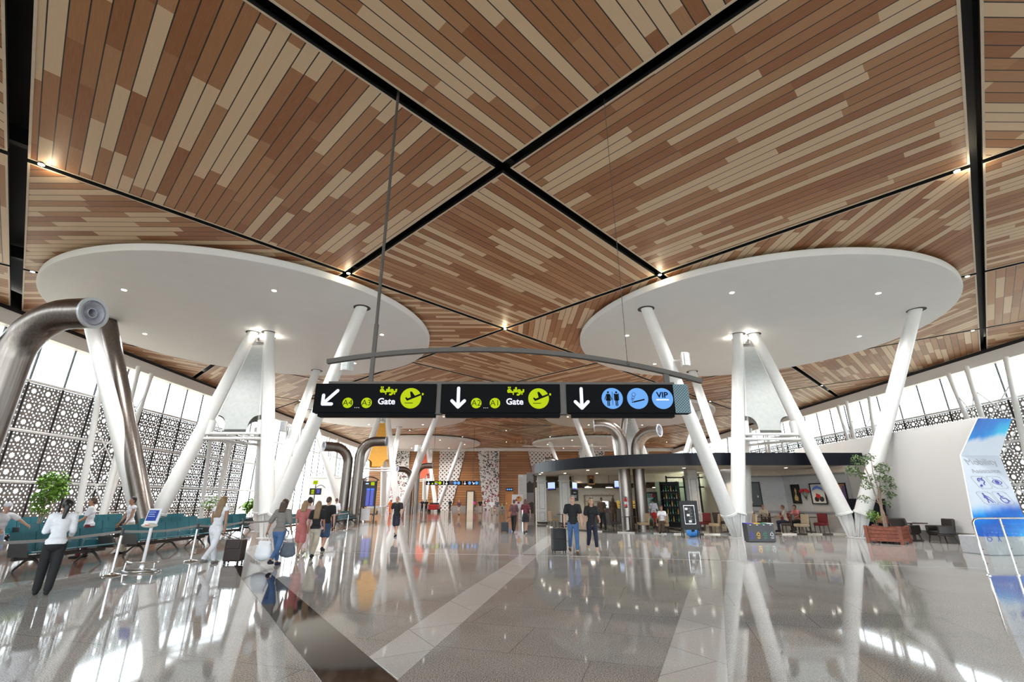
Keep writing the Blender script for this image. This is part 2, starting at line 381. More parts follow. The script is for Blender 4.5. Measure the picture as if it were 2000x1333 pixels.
# ------------------------------------------------------------------ the hall: floor, walls, ceiling
XL, XR, YB, YF = -25.3, 31.2, 88.0, -16.0     # left glass wall, right glass wall, far wall, wall behind the camera
ZC = 10.87                                      # wooden ceiling
fl = struct('floor')
MB().quad((XL - 1, YF, 0), (XR + 1, YF, 0), (XR + 1, YB + 1, 0), (XL - 1, YB + 1, 0)).box(((XL + XR) / 2, (YF + YB) / 2, -.16), (XR - XL + 2, YB - YF + 2, .3)).build('granite_paving', M['floor'], fl, fix=False)
def band(name, pts, m, z=.003):
    MB().prism([(x, y, -.02) for x, y in pts], (0, 0, .02 + z)).build(name, m, fl)
band('pale_marble_band', [(-1.50, 5.92), (-.83, 9.6), (-.12, 13.0), (.85, 18.2), (1.9, 24.0), (2.75, 24.0), (1.35, 17.8), (.30, 12.2), (-1.04, 5.24)], M['palefloor'])
band('pale_marble_band', [(.9, 3.4), (1.43, 5.15), (5.58, 14.6), (7.3, 18.6), (7.75, 18.6), (5.98, 14.1), (2.09, 5.14), (1.45, 3.4)], M['palefloor'])
band('black_granite_band', [(-1.15, 4.2), (-1.74, 5.18), (-6.1, 11.75), (-9.3, 16.9), (-8.7, 16.9), (-5.5, 12.0), (-1.02, 5.17), (-.4, 4.2)], M['darkfloor'], .0035)
band('pale_cross_band', [(-9.6, 17.6), (1.75, 15.9), (8, 14.0), (15.5, 12.2), (15.5, 11.98), (8, 13.75), (1.75, 15.63), (-9.6, 17.33)], granite('light_granite', [(.3, (.30, .28, .26)), (.7, (.52, .49, .46))], .05), .0042)
band('brown_granite_field', [(XL, 6.0), (-12.0, 8.0), (-9.9, 11.6), (-10.05, 14.0), (-9.7, 17.0), (-9.6, 45), (XL, 45)], M['brownfloor'])
band('brown_granite_field', [(-4, 40), (XR, 40), (XR, YB), (-22, YB), (-22, 50)], M['brownfloor'], .002)

def clip(poly, n, d):           # keep the side n.p <= d
    out = []
    for i, p in enumerate(poly):
        q = poly[(i + 1) % len(poly)]; a = n[0] * p[0] + n[1] * p[1] - d; b = n[0] * q[0] + n[1] * q[1] - d
        if a <= 0: out.append(p)
        if a * b < 0: t = a / (a - b); out.append((p[0] + (q[0] - p[0]) * t, p[1] + (q[1] - p[1]) * t))
    return out
ceil = struct('ceiling')
MB().box(((XL + XR) / 2, (YF + YB) / 2, 12.0), (XR - XL + 3, YB - YF + 2, .3)).build('dark_roof_deck', M['black'], ceil)
D = 6.70
A0 = (-.13, 11.09)
# seams of the ceiling: family 1 runs to the far right (y - x = const), family 2 to the far left (y + x = const)
def seam1(k): return {0: .31, -1: .27}.get(k, .22)
def seam2(k): return {0: .31, -1: .40}.get(k, .22)
def pos1(k): return {-1: -2.78, 0: 11.28, 1: 24.75}.get(k, 11.28 + 2 * D * k)
def pos2(k): return {-1: -3.13, 0: 10.96, 1: 24.4}.get(k, 10.96 + 2 * D * k)
def inset(poly, dd):
    n = len(poly); c = (sum(p[0] for p in poly) / n, sum(p[1] for p in poly) / n); out = list(poly)
    for i in range(n):
        a, b = poly[i], poly[(i + 1) % n]; e = (b[0] - a[0], b[1] - a[1]); L = sqrt(e[0] ** 2 + e[1] ** 2)
        if L < 1e-6: continue
        nn = (e[1] / L, -e[0] / L)
        if nn[0] * (c[0] - a[0]) + nn[1] * (c[1] - a[1]) > 0: nn = (-nn[0], -nn[1])
        out = clip(out, nn, nn[0] * a[0] + nn[1] * a[1] - dd)
    return out
PADS = [(-13.65, 24.4), (13.35, 24.4), (-13.65, 51.2), (13.35, 51.2), (-13.65, 78.0), (13.35, 78.0)]
def ceiling_panel(i, j):
    # cell between seams i, i+1 of family 1 and j, j+1 of family 2
    a1, a2 = pos1(i), pos1(i + 1)
    b1, b2 = pos2(j), pos2(j + 1)
    P = lambda a, b: ((b - a) / 2, (b + a) / 2)
    poly = [P(a1, b1), P(a1, b2), P(a2, b2), P(a2, b1)]; ctr = P((a1 + a2) / 2, (b1 + b2) / 2)
    s = .7071
    for n, d in (((s, -s), -s * a1 - seam1(i) / 2), ((-s, s), s * a2 - seam1(i + 1) / 2), ((-s, -s), -s * b1 - seam2(j) / 2), ((s, s), s * b2 - seam2(j + 1) / 2),
                 ((-1, 0), -XL - .25), ((1, 0), XR - .25), ((0, 1), YB - .2), ((0, -1), 10.0)):
        poly = clip(poly, n, d)
        if len(poly) < 3: return
    k = round((ctr[0] - A0[0]) / D); pad = None
    for row, y in enumerate((-2.4, 24.4, 51.2, 78.0)):
        for side, x in enumerate((-13.5, 13.3)):
            if abs(ctr[0] - x) + abs(ctr[1] - y) < D * 1.3: pad = (row + side) % 2
    if pad is not None: ang = 0.0 if pad == 1 else R(90)
    else: ang = R(45) if k % 2 == 0 else R(135)
    inn = inset(poly, .055)
    if len(inn) < 3: return
    mb = MB(); ca, sa = cos(ang), sin(ang); ou, ov = random.uniform(0, 400), random.uniform(0, 400)
    uvf = lambda p: (p[0] * ca + p[1] * sa + ou, -p[0] * sa + p[1] * ca + ov)
    mb.add([(x, y, ZC) for x, y in inn], [tuple(range(len(inn)))], 0, [[uvf(p) for p in inn]])
    for pl, z0, z1 in ((poly, ZC - .012, ZC + .10), (inn, ZC - .012, ZC)):
        n = len(pl); mb.add([(x, y, z0) for x, y in pl] + [(x, y, z1) for x, y in pl], [(q, (q + 1) % n, n + (q + 1) % n, n + q) for q in range(n)], 2 if z1 > ZC + .05 else 1)
    if len(inn) == len(poly):
        n = len(poly); mb.add([(x, y, ZC - .012) for x, y in poly] + [(x, y, ZC - .012) for x, y in inn], [(q, (q + 1) % n, n + (q + 1) % n, n + q) for q in range(n)], 1)
    o = mb.build('wood_panel', [M['planks'], M['panel_edge'], M['black']], ceil, fix=False)
for i in range(-5, 10):
    for j in range(-5, 10): ceiling_panel(i, j)
# dark steel beams in the void above the open seams
for i in range(-3, 8):
    c = pos1(i)
    x0, x1 = max(XL, -10 - c), min(XR, YB - c)
    if x1 > x0 + 1: MB().box(((x0 + x1) / 2, (x0 + x1) / 2 + c, 11.5), ((x1 - x0) * 1.414, .22, .5), R(45)).build('roof_beam', M['black'], ceil)

# side walls: one window bay every two metres
def bay_proto(side, screens):
    o = empty('window', (0, 0, 0))
    s = 1 if side < 0 else -1          # the way into the hall
    fr = MB()
    fr.box((0, 0, 5.0), (.10, .05, 10.0), mi=0)
    fr.build('mullion', M['black'], o)
    for z in (2.53, 5.05, 7.60): MB().tube([(s * .12, -1, z), (s * .12, 1, z)], .075, 8).build('transom_pipe', M['white'], o, smooth=True)
    if screens:
        for z in (.03, 2.58, 5.10):
            MB().quad((0, .02, z), (0, 1.98, z), (0, 1.98, z + 2.44), (0, .02, z + 2.44), 0, [(0, 0), (2, 0), (2, 2.44), (0, 2.44)]).build('perforated_screen', M['screen'], o)
    MB().box((-s * .12, 1.0, 5.0), (.012, 1.95, 9.9)).build('glass_pane', M['pane'], o)
    return o
wn = 0
def bays(x, side, y0, y1, scr):
    global wn
    proto = {}
    y = y0
    while y < y1 - .1:
        k = scr(y)
        if k not in proto: o = proto[k] = bay_proto(side, k)
        else: o = copy_tree(proto[k])
        wn += 1; o.name = 'window_%d' % wn; o.location = (x, y, 0); o['kind'] = 'structure'; y += 2
bays(XL, -1, -16, 88, lambda y: y < 46)
bays(XR, 1, -16, 88, lambda y: True)
for nm, x, s in (('trim_1', XL, 1), ('trim_2', XR, -1)):
    t = struct(nm)
    MB().box((x + s * .2, 36, 10.24), (.55, 104, .70)).build('eaves_beam', M['white'], t)
    MB().box((x + s * .05, 36, 11.0), (.5, 104, 1.3)).build('eaves_shadow_gap', M['black'], t)
for nm, x, s in (('baseboard_left', XL, 1), ('baseboard_right', XR, -1)):
    tag(MB().box((x + s * .1, 36, .06), (.3, 104, .12)).build(nm, M['white']), kind='structure')
wf = struct('wall_front_added')          # unseen glazing added behind the camera to brighten front-facing surfaces
MB().box((3, YF - .2, .3), (60, .3, .6)).build('sill_wall', M['greywall'], wf); MB().box((3, YF - .2, 11.1), (60, .3, 1.8)).build('head_wall', M['greywall'], wf)
for k in range(15): MB().box((XL + 1.0 + 3.9 * k, YF - .2, 5.4), (.14, .2, 9.6)).build('mullion', M['white'], wf)
for z in (3.0, 6.4): MB().box((3, YF - .2, z), (57, .12, .1)).build('transom', M['white'], wf)
MB().box((3, YF - .25, 5.4), (57, .02, 9.6)).build('glass_pane', M['pane'], wf)
tag(MB().quad((-160, -120, -.4), (160, -120, -.4), (160, 220, -.4), (-160, 220, -.4)).build('ground', M['sand']), kind='structure')

# far wall with its patterned piers and two doors
wb = struct('wall_back')
def uvpoly(name, pts, m, y, parent):      # flat panel in the XZ plane with thickness
    mb = MB(); mb.add([(x, y, z) for x, z in pts], [tuple(range(len(pts)))], 0, [[(x, z) for x, z in pts]])
    n = len(pts); mb.add([(x, y, z) for x, z in pts] + [(x, y + .12, z) for x, z in pts], [(q, (q + 1) % n, n + (q + 1) % n, n + q) for q in range(n)], 0, [[(0, .2)] * 4] * n)
    return mb.build(name, m, parent, fix=False)
uvpoly('wood_cladding', [(XL, 0), (XR, 0), (XR, 10.9), (XL, 10.9)], M['slats'], YB, wb)
for nm, m, pts in (('mosaic_pier', 'mosaic', [(-22.4, 0), (-17.9, 0), (-18.1, 10.5), (-20.2, 10.5)]), ('dotted_pier', 'dotted', [(-12.4, 0), (-10.0, 0), (-7.7, 10.5), (-12.5, 10.5)]),
                   ('mosaic_pier', 'mosaic', [(-4.2, 0), (-1.45, 0), (-1.45, 10.5), (-5.5, 10.5)]), ('dotted_pier', 'dotted', [(6.0, 0), (8.3, 0), (8.3, 10.5), (3.9, 10.5)]),
                   ('mosaic_pier', 'mosaic', [(14.0, 0), (17.0, 0), (18.2, 10.5), (13.2, 10.5)]), ('dotted_pier', 'dotted', [(22.5, 0), (25.5, 0), (26.5, 10.5), (22.0, 10.5)])):
    uvpoly(nm, pts, M[m], YB - .25, wb)
MB().box((3, YB - .12, .35), (56, .2, .7)).build('stone_plinth', M['granite_base'], wb)
MB().box((3, YB - .5, 10.55), (56, .8, .55)).build('white_header', M['white'], wb)
d = struct('door_1', (-6.6, YB - .2, 0))
MB().box((0, 0, 1.55), (1.1, .06, 3.1)).build('lit_opening', emit('lit_corridor', (.80, .68, .52), .75), d)
MB().box((-.65, -.06, 1.6), (.18, .2, 3.2)).box((.65, -.06, 1.6), (.18, .2, 3.2)).box((0, -.06, 3.25), (1.5, .2, .12)).build('door_frame', M['darkwood'], d)
d = struct('door_2', (.45, YB - .2, 0))
MB().box((0, 0, 1.5), (1.2, .06, 3.0)).build('door_leaf', pbr('orange_wood', (.42, .16, .03), .35), d)
MB().box((-.66, -.05, 1.5), (.1, .16, 3.0)).box((.66, -.05, 1.5), (.1, .16, 3.0)).box((0, -.05, 3.05), (1.42, .16, .1)).build('door_frame', pbr('pale_orange_wood', (.5, .25, .08), .4), d)
MB().box((-.5, -.08, 1.1), (.04, .05, .16)).build('door_handle', M['chrome'], d)

# white enclosing wall on the right
wr = struct('wall_right')
MB().box((18.3, 23.55, 2.33), (.3, 12.1, 4.66)).build('white_screen_wall', M['greywall'], wr, bevel=.02)
tag(MB().box((18.12, 20.7, .2), (.06, 6.2, .4)).build('baseboard_3', M['granite_base']), kind='structure')
# ------------------------------------------------------------------ ceiling discs with their downlights, tripod supports
ZD = 10.42
DOWN = 4600            # watts per recessed downlight
disc_labels = ['white round ceiling disc over the left teal seats', 'white round ceiling disc over the café, nearest on the right', 'white round ceiling disc above the amber fabric sail',
               'white round ceiling disc behind the steel ducts over the café', 'white round ceiling disc above the coral fabric sail', 'white round ceiling disc farthest away on the right']
CLA = [210, 330, 90]
def outer_top(c, a): return V((c[0] + 7.65 * cos(R(a)), c[1] + 7.65 * sin(R(a)), ZD))
discs = []
for (cx, cy_), lab in zip(PADS, disc_labels):
    near = cy_ < 30
    t = thing('ceiling_disc', lab, 'ceiling disc', (cx, cy_, ZD), 0, 'round ceiling discs')
    mb = MB(); rr = 9.15
    mb.lathe([(0.01, 0), (rr - .12, 0), (rr - .03, .03), (rr, .1), (rr, .3), (rr - .05, .34), (.01, .34)], n=128 if near else 64, caps=False)
    mb.build('disc', M['disc'], t, smooth=True)
    MB().lathe([(6.0, .33), (6.0, .7), (5.6, .7), (5.6, .33)], n=48).build('hanger_ring', M['black'], t)
    for k in range(6):
        a = R(60 * k)
        dl = MB().lathe([(.13, -.006), (.13, .03)], (6.6 * cos(a), 6.6 * sin(a), 0), 16).build('downlight', M['white'], t)
        MB().lathe([(.10, -.012), (.10, .0)], (6.6 * cos(a), 6.6 * sin(a), 0), 16).build('lens', M['lamp'], dl)
        light('downlight', 'SPOT', (cx + 6.6 * cos(a), cy_ + 6.6 * sin(a), ZD - .03), DOWN, (0, 0, 0), (1, .98, .96), spot_size=R(150), spot_blend=1, shadow_soft_size=.35)
    for a in CLA:
        for r_ in (.5, 7.65):
            MB().lathe([(.40, -.008), (.40, .01)], (r_ * cos(R(a)), r_ * sin(R(a)), 0), 24).build('column_opening', M['black'], t)
    MB().lathe([(.16, -.10), (.10, -.16), (.02, -.17)], (0, 0, .1), 16).build('smoke_detector', M['white'], t) if False else None
    # small uplighters around the apex that rake the disc
    for k in range(3):
        a = R(30 + 120 * k)
        MB().tube([(.35 * cos(a), .35 * sin(a), -.5), (.43 * cos(a), .43 * sin(a), -.36)], .07, 10).build('uplighter', M['chrome'], t)
    discs.append(t)

sup_labels = ['white tripod support with silver fabric sails behind the teal seats', 'white tripod support with silver fabric sails in front of the café', 'white tripod support with amber fabric sails farther down the hall',
              'white tripod support rising behind the café canopy', 'white tripod support with coral fabric sails near the far wall', 'white tripod support farthest away on the right']
sail_m = ['silver', 'silver', 'yellow', 'silver', 'coral', 'silver']
for (cx, cy_), lab, sm in zip(PADS, sup_labels, sail_m):
    near = cy_ < 30; n = 28 if near else 14
    t = thing('tripod_support', lab, 'column support', (cx, cy_, 0), 0, 'white tripod supports')
    inner = []
    for a in CLA:
        ca, sa = cos(R(a)), sin(R(a)); base = V((3.15 * ca, 3.15 * sa, 0))
        itop = V((.5 * ca, .5 * sa, ZD + .1)); otop = V((7.65 * ca, 7.65 * sa, ZD + .1)); inner.append((base, itop))
        for top, nm in ((itop, 'inner'), (otop, 'outer')):
            p0 = base.lerp(top, 1.02 / ZD); ax = (top - base).normalized()
            c = MB().tube([p0, p0 + ax * .05, base.lerp(top, .35), base.lerp(top, .7), top], [.33, .335, .325, .30, .265], n).build('column', M['white'], t, smooth=True)
            MB().tube([p0 - ax * .05, p0 - ax * .03, p0 + ax * .05, p0 + ax * .07], [.34, .365, .365, .34], n).build('collar', M['white'], c, smooth=True)
            # tapering foot with ribs
            q = base + V((ca, sa, 0)) * (.16 if nm == 'outer' else -.16)
            f = MB().tube([q + V((0, 0, .02)), q.lerp(p0, .5), p0], [.10, .15, .22], 14)
            sd = ax.cross(V((-sa, ca, 0))).normalized()
            for k in range(6):
                an = k * pi / 3 + pi / 6; d1 = (V((-sa, ca, 0)) * cos(an) + sd * sin(an))
                tn = ax.cross(d1).normalized() * .02
                pl = [q + d1 * .05, q + d1 * .17 + V((0, 0, .02)), p0 + d1 * .31, p0 + d1 * .05]
                f.prism([p - tn for p in pl], tn * 2)
            f.build('ribbed_foot', M['white'], c)
        if near: MB().lathe([(.42, 0), (.42, .025), (.36, .03)], (base.x, base.y, 0.004), 24).build('base_plate', M['white'], t)
    MB().lathe([(.28, -.55), (.30, -.45), (.22, -.38), (.22, 0)], (0, 0, ZD), 18).build('apex_hub', M['white'], t, smooth=True)
    zr = 4.5
    for k in range(3):
        (b1, t1), (b2, t2) = inner[k], inner[(k + 1) % 3]
        P = lambda b, tt, z: b.lerp(tt, z / ZD)
        a1, a2 = P(b1, t1, zr), P(b2, t2, zr)
        if near or k == 0:
            for dz in (0, .24): MB().tube([a1 + V((0, 0, dz)), a2 + V((0, 0, dz))], .075, 10).build('ring_bar', M['white'], t, smooth=True)
        # fabric sail: triangle between two columns, its lower corners cut in arcs
        e = (a2 - a1).normalized(); lo1, lo2 = P(b1, t1, 4.95), P(b2, t2, 4.95); hi1, hi2 = P(b1, t1, 9.55), P(b2, t2, 9.55)
        off = .42; c1, c2 = lo1 + e * off, lo2 - e * off; m1, m2 = hi1 + e * .30, hi2 - e * .30
        mid = (hi1 + hi2) / 2
        if (m2 - m1).dot(e) < 0: m1 = m2 = mid
        up = (hi1 - lo1).normalized(); up2 = (hi2 - lo2).normalized()
        s1, s2 = c1 + up * .75, c2 + up2 * .75
        arc1 = [c1 + e * .0 + (up * .75) * cos(q) + (e * .62) * sin(q) for q in [pi / 2 * x / 7 for x in range(8)]]
        arc2 = [c2 + (up2 * .75) * cos(q) - (e * .62) * sin(q) for q in [pi / 2 * x / 7 for x in range(7, -1, -1)]]
        poly = [m1] + arc1 + arc2 + [m2]
        nn = e.cross(V((0, 0, 1))).normalized() * .015
        s_ = MB().prism(poly, nn).build('fabric_sail', M[sm], t)
        for A, B in ((m1, arc1[0]), (m2, arc2[-1])): MB().tube([A - nn, B - nn], .045, 8).build('sail_edge_tube', M['white'], s_, smooth=True)
        if near:
            for cc, ss in ((c1, 1), (c2, -1)): MB().tube([cc - e * ss * .05 + V((0, 0, -.25)), cc + V((0, 0, .45))], .17, 14).build('corner_sleeve', M['white'], t, smooth=True)
# stainless downpipes that follow one column of each support
def downpipe(cx, cy_, a, lab):
    ca, sa = cos(R(a)), sin(R(a)); b = V((-15.62, 22.05, .0)); tp = V((-20.6, 22.3, ZD - .02))
    o = MB().tube([b, tp], .37, 28).build('downpipe', M['steel'], None, smooth=True); tag(o, lab, 'pipe', 'steel downpipes'); return o
downpipe(-13.65 + .25, 24.4, 210, 'leaning brushed steel pipe beside the leftmost white column')
tag(MB().tube([(10.3, 48.5, 0), (12.4, 47.7, ZD)], .285, 20).build('downpipe', M['steel'], None, smooth=True), 'leaning steel pipe rising behind the right-hand steel air duct', 'pipe', 'steel downpipes')

# loudspeaker boxes on the outer columns
M['grille'] = pbr('pale_grey_grille', (.55, .6, .62), .5)
def speaker(loc, rz, lab):
    t = thing('loudspeaker', lab, 'loudspeaker', loc, rz, 'white loudspeakers on the columns')
    mb = MB()
    pts = [(.32 * cos(a), .32 * sin(a) * .9) for a in [R(-100 + 200 * k / 8) for k in range(9)]]
    mb.prism([(x, y, -.32) for x, y in pts], (0, 0, .64)); mb.build('cabinet', M['white'], t, bevel=.015)
    for k in range(3):
        for z in (-.2, 0, .2): a = R(-58 + 58 * k); MB().box((.318 * cos(a), .286 * sin(a), z), (.02, .24, .18), a).build('grille_panel', M['grille'], t, bevel=.006)
    MB().tube([(0, 0, 0), (-.45, 0, 0)], .05, 8).build('bracket', M['white'], t)
p = V((-13.65, 24.4, 0)); a = 330
def colpt(c, a, z):
    b = V((c[0] + 3.15 * cos(R(a)), c[1] + 3.15 * sin(R(a)), 0)); return b.lerp(outer_top(c, a), z / ZD)
q = colpt(PADS[0], 330, 7.62); speaker(q + V((.55, -.35, 0)), R(-30), 'white loudspeaker on the slanting column left of the gate sign')
q = colpt(PADS[1], 210, 7.9); speaker(q + V((.62, -.3, 0)), R(-15), 'white loudspeaker on the slanting column right of the restroom sign')
q = colpt(PADS[0], 90, 6.1); speaker(q + V((-.55, -.3, 0)), R(200), 'white loudspeaker on the back column behind the gate sign')
q = colpt(PADS[2], 330, 6.6); speaker(q + V((-.6, -.4, 0)), R(200), 'small far loudspeaker below the gate sign near the amber sail')

# spotlights at the crossings of the ceiling seams
k = 0
spot_names = {(-1, 0): 'above the left ceiling disc at the far left', (0, 1): 'between the two ceiling discs, on the centre line'}
for i in range(0, 6):
    for j in range(-2, 4):
        for hx in (0, 1):
            x, y = A0[0] + (2 * j + hx) * D, A0[1] + (2 * i + hx) * D
            if not (XL + 1 < x < XR - 1 and 8 < y < 84) or (i, j, hx) == (0, 0, 0): continue
            if any((x - px) ** 2 + (y - py) ** 2 < 9.3 ** 2 for px, py in PADS) and abs(x) > 8: continue
            t = thing('ceiling_spotlight', 'small bright spotlight where the dark ceiling seams cross', 'spotlight', (x, y, ZC + .06), 0, 'spotlights in the ceiling seams')
            MB().tube([(0, 0, .12), (0, 0, -.10)], .085, 12).build('housing', M['darkmetal'], t, smooth=True)
            MB().lathe([(.075, -.115), (.075, -.10)], n=14).build('lens', M['lamp'], t)
for x, y in ((-6.85, 17.75), (6.56, 17.7), (-13.5, 11.3), (13.6, 10.9), (-.15, 24.4)):
    light('spot_glow', 'POINT', (x, y, ZC - .25), 22, color=(1, .82, .55), shadow_soft_size=.1)
for c in PADS[:2]:
    for a in (30, 150, 270):
        light('apex_glow', 'POINT', (c[0] + .62 * cos(R(a)), c[1] + .62 * sin(R(a)), ZD - .22), 20, color=(1, .9, .76), shadow_soft_size=.05)
# ------------------------------------------------------------------ hanging gate sign and its copy down the hall
def arrow(mb, c, ang, L=.34, w=.062, mi=0, y=0):
    """shaft with two barbs and round ends, in the XZ plane, pointing along ang"""
    d = V((cos(ang), 0, sin(ang))); n = V((-d.z, 0, d.x)); c = V(c); tip = c + d * L / 2
    def seg(a, b):
        t = (b - a).normalized(); m = V((-t.z, 0, t.x)) * w / 2
        pts = [a + m * cos(q) - t * (w / 2) * sin(q) for q in [pi * k / 6 for k in range(7)]] + [b - m * cos(q) + t * (w / 2) * sin(q) for q in [pi * k / 6 for k in range(7)]]
        mb.prism([(p.x, y, p.z) for p in pts], (0, -.003, 0), mi)
    seg(c - d * L / 2, tip - d * .01)
    for s in (1, -1): b = tip + (-d + n * s).normalized() * L * .46; seg(tip, b)
def gate_sign(loc, lab, far=False):
    t = thing('hanging_sign', lab, 'sign', loc, 0)
    H_, y0 = .55, -.10
    # three cabinets joined by dark spacers
    cab = []
    for x0, x1 in ((-3.62, -1.34), (-1.25, 1.0), (1.12, 3.15)):
        c = MB().box(((x0 + x1) / 2, 0, 0), (x1 - x0, .18, H_)).box(((x0 + x1) / 2 + .04, .02, -.30), (x1 - x0 - .1, .16, .09)).build('cabinet', M['signblack'], t, bevel=.006); cab.append(c)
    MB().box((-1.29, .03, .02), (.12, .16, .62)).box((1.06, .03, .02), (.14, .16, .62)).box((-.1, .02, .30), (6.6, .15, .05)).build('spacer_frame', M['rodgrey'], t)
    mb = MB(); mb.quad((3.15, y0, -H_ / 2), (3.44, y0, -H_ / 2), (3.44, y0, H_ / 2), (3.15, y0, H_ / 2), 0, ((0, 0), (.5, 0), (.5, .95), (0, .95)))
    mb.build('patterned_end_panel', M['zell'], t, fix=False); MB().box((3.295, .0, 0), (.29, .18, H_)).build('end_box', M['signblack'], t)
    yf = -.094
    def disc(x, z, r, m, par, name='pictogram_disc'): return MB().prism([(x + r * cos(2 * pi * k / 40), yf, z + r * sin(2 * pi * k / 40)) for k in range(40)], (0, -.004, 0)).build(name, m, par)
    def plane_icon(x, z, r, par):
        d_ = disc(x, z, r, M['siglime'], par)
        q = MB(); f = lambda pts: q.prism([(x + a * r, yf - .005, z + b * r) for a, b in pts], (0, -.003, 0))
        f([(-.55, .02), (-.42, .10), (-.28, -.02), (.0, .10), (-.12, .62), (.06, .66), (.38, .24), (.78, .40), (1.02, .50), (1.06, .38), (.9, .26), (.2, -.03), (-.35, -.26)])
        f([(-.55, -.50), (.22, -.50), (.22, -.44), (-.55, -.44)])
        q.build('plane_symbol', M['signblack'], d_)
        MB().ell((x + 1.12 * r, yf - .004, z + .40 * r), (.10 * r, .004, .12 * r)).build('bright_nose', M['siglime'], d_)
    def gate_block(ox, par, ang, a, b):
        q = MB(); arrow(q, (ox + .30, 0, -.01 if ang < -2 else .01), ang, .40 if ang < -2 else .36, .062, 0, yf); q.build('arrow', M['sigwhite'], par)
        for x, s in ((.64, a), (.99, b)):
            d_ = disc(ox + x, -.095, .098, M['siglime'], par, 'gate_number_disc')
            text_mesh('gate_number', s, .155, M['signblack'], d_, (ox + x, yf - .006, -.097), bold=-.001)
        q = MB()
        for k in range(3): q.box((ox + .785 + k * .035, yf - .003, -.185), (.013, .004, .011))
        q.build('dots', M['sigwhite'], par)
        text_mesh('gate_word', 'Gate', .165, M['sigwhite'], par, (ox + 1.36, yf - .003, -.07), bold=.004)
        ar = arabic_mesh(par, (ox + 1.38, yf - .003, .12), .2)
        plane_icon(ox + 1.81, -.005, .195, par)
    gate_block(-3.62, cab[0], R(225), 'A4', 'A3')
    gate_block(-1.22, cab[1], R(-90), 'A2', 'A1')
    par = cab[2]; q = MB(); arrow(q, (1.40, 0, 0), R(-90), .37, .062, 0, yf); q.build('arrow', M['sigwhite'], par)
    for x, nm in ((1.98, 'wc'), (2.46, 'smoke'), (2.93, 'vip')):
        d_ = disc(x, 0, .2, M['sigblue'], par); q = MB(); B = lambda a, b, c, d, s=0: q.box((x + a, yf - .006, b), (c, .004, d), rot=Matrix.Rotation(s, 3, 'Y'))
        if nm == 'wc':
            for sx in (-.075, .08):
                q.prism([(x + sx + .02 * cos(2 * pi * k / 14), yf - .005, .115 + .02 * sin(2 * pi * k / 14)) for k in range(14)], (0, -.003, 0))
                B(sx - .014, -.09, .018, .11); B(sx + .014, -.09, .018, .11)
            q.prism([(x - .075 + a, yf - .005, b) for a, b in ((-.022, .085), (.022, .085), (.05, -.045), (-.05, -.045))], (0, -.003, 0))
            B(.08, .02, .062, .13); B(-.122, .03, .014, .12, R(22)); B(-.03, .03, .014, .12, R(-22)); B(.04, .03, .014, .13); B(.12, .03, .014, .13)
            B(.003, .0, .008, .26)
        elif nm == 'smoke':
            B(.02, -.045, .22, .025, R(-13)); B(-.105, -.072, .02, .022, R(-13))
            for cx_, cz_, rr_ in ((-.07, .075, .034), (-.085, .02, .024), (-.105, -.02, .016)):
                for k in range(12): a0 = 2 * pi * k / 12; B(cx_ + rr_ * cos(a0), cz_ + rr_ * sin(a0), .006, .02, -a0)
        q.build('symbol', M['signblack'], d_) if nm != 'vip' else None
        if nm == 'vip':
            text_mesh('vip_letters', 'VIP', .15, pbr('sign_ink_blue', (.003, .008, .035), .8, spec=.05), d_, (x, yf - .006, .062), bold=.004, sx=1.05)
            MB().box((x + .0, yf - .006, -.025), (.24, .004, .022)).build('underline', M['sigwhite'], d_)
    return t
def arabic_mesh(par, loc, size):
    """the word for gate, drawn stroke by stroke from right to left"""
    mb = MB(); w = size * .085
    def st(pts, ww=w):
        for a, b in zip(pts[:-1], pts[1:]):
            a, b = V((a[0], 0, a[1])) * size, V((b[0], 0, b[1])) * size; t = (b - a); L = t.length; t.normalize(); m = V((-t.z, 0, t.x)) * ww
            a, b = a - t * ww * .4, b + t * ww * .4
            mb.prism([a - m, b - m, b + m, a + m], (0, -.003, 0))
    def dot(x, z): st([(x - .025, z), (x + .025, z)], w * .9)
    st([(.92, .22), (.90, .02), (.80, -.02), (.62, -.02)]); dot(.78, -.20)                       # beh
    arc = [(.50 + .11 * cos(R(a)), .08 + .10 * sin(R(a))) for a in range(-60, 300, 40)]; st(arc + [(.58, .0), (.58, -.16), (.44, -.28), (.32, -.26)]); st([(.62, -.02), (.54, .0)])    # waw
    st([(.22, .42), (.22, -.02)])                                                              # alef
    st([(.06, .22), (.04, .02), (-.06, -.02), (-.22, -.02)]); dot(-.04, -.20)                    # beh
    st([(-.22, -.02), (-.30, .14), (-.42, .24), (-.54, .12), (-.50, -.02), (-.36, .0), (-.30, .14)]); dot(-.34, .42); dot(-.50, .42)   # teh marbuta
    return mb.build('arabic_word', M['siglime'], par, fix=True) if not par is None and not place(mb, loc) else None
def place(mb, loc): mb.v = [(x + loc[0] - .19 * .2, y + loc[1], z + loc[2]) for x, y, z in mb.v]
sg = gate_sign((0, 8.64, 3.44), 'long black hanging gate sign with lime and blue symbols, nearest one')
rods = sg
bm_ = MB()
pts = []
for k in range(25):
    x = -3.5 + 7.26 * k / 24; u = (x + .6) / 4.36 if x > -.6 else (x + .6) / 2.9
    pts.append((x, 0, (.99 - .26 * u * u) if x < -.6 else (.99 - .63 * u * u)))
sec = []
for k, p in enumerate(pts):
    t_ = (V(pts[min(k + 1, 24)]) - V(pts[max(k - 1, 0)])).normalized(); n_ = V((-t_.z, 0, t_.x)) * .043; sec += [V(p) + n_ + V((0, -.05, 0)), V(p) + n_ + V((0, .05, 0)), V(p) - n_ + V((0, .05, 0)), V(p) - n_ + V((0, -.05, 0))]
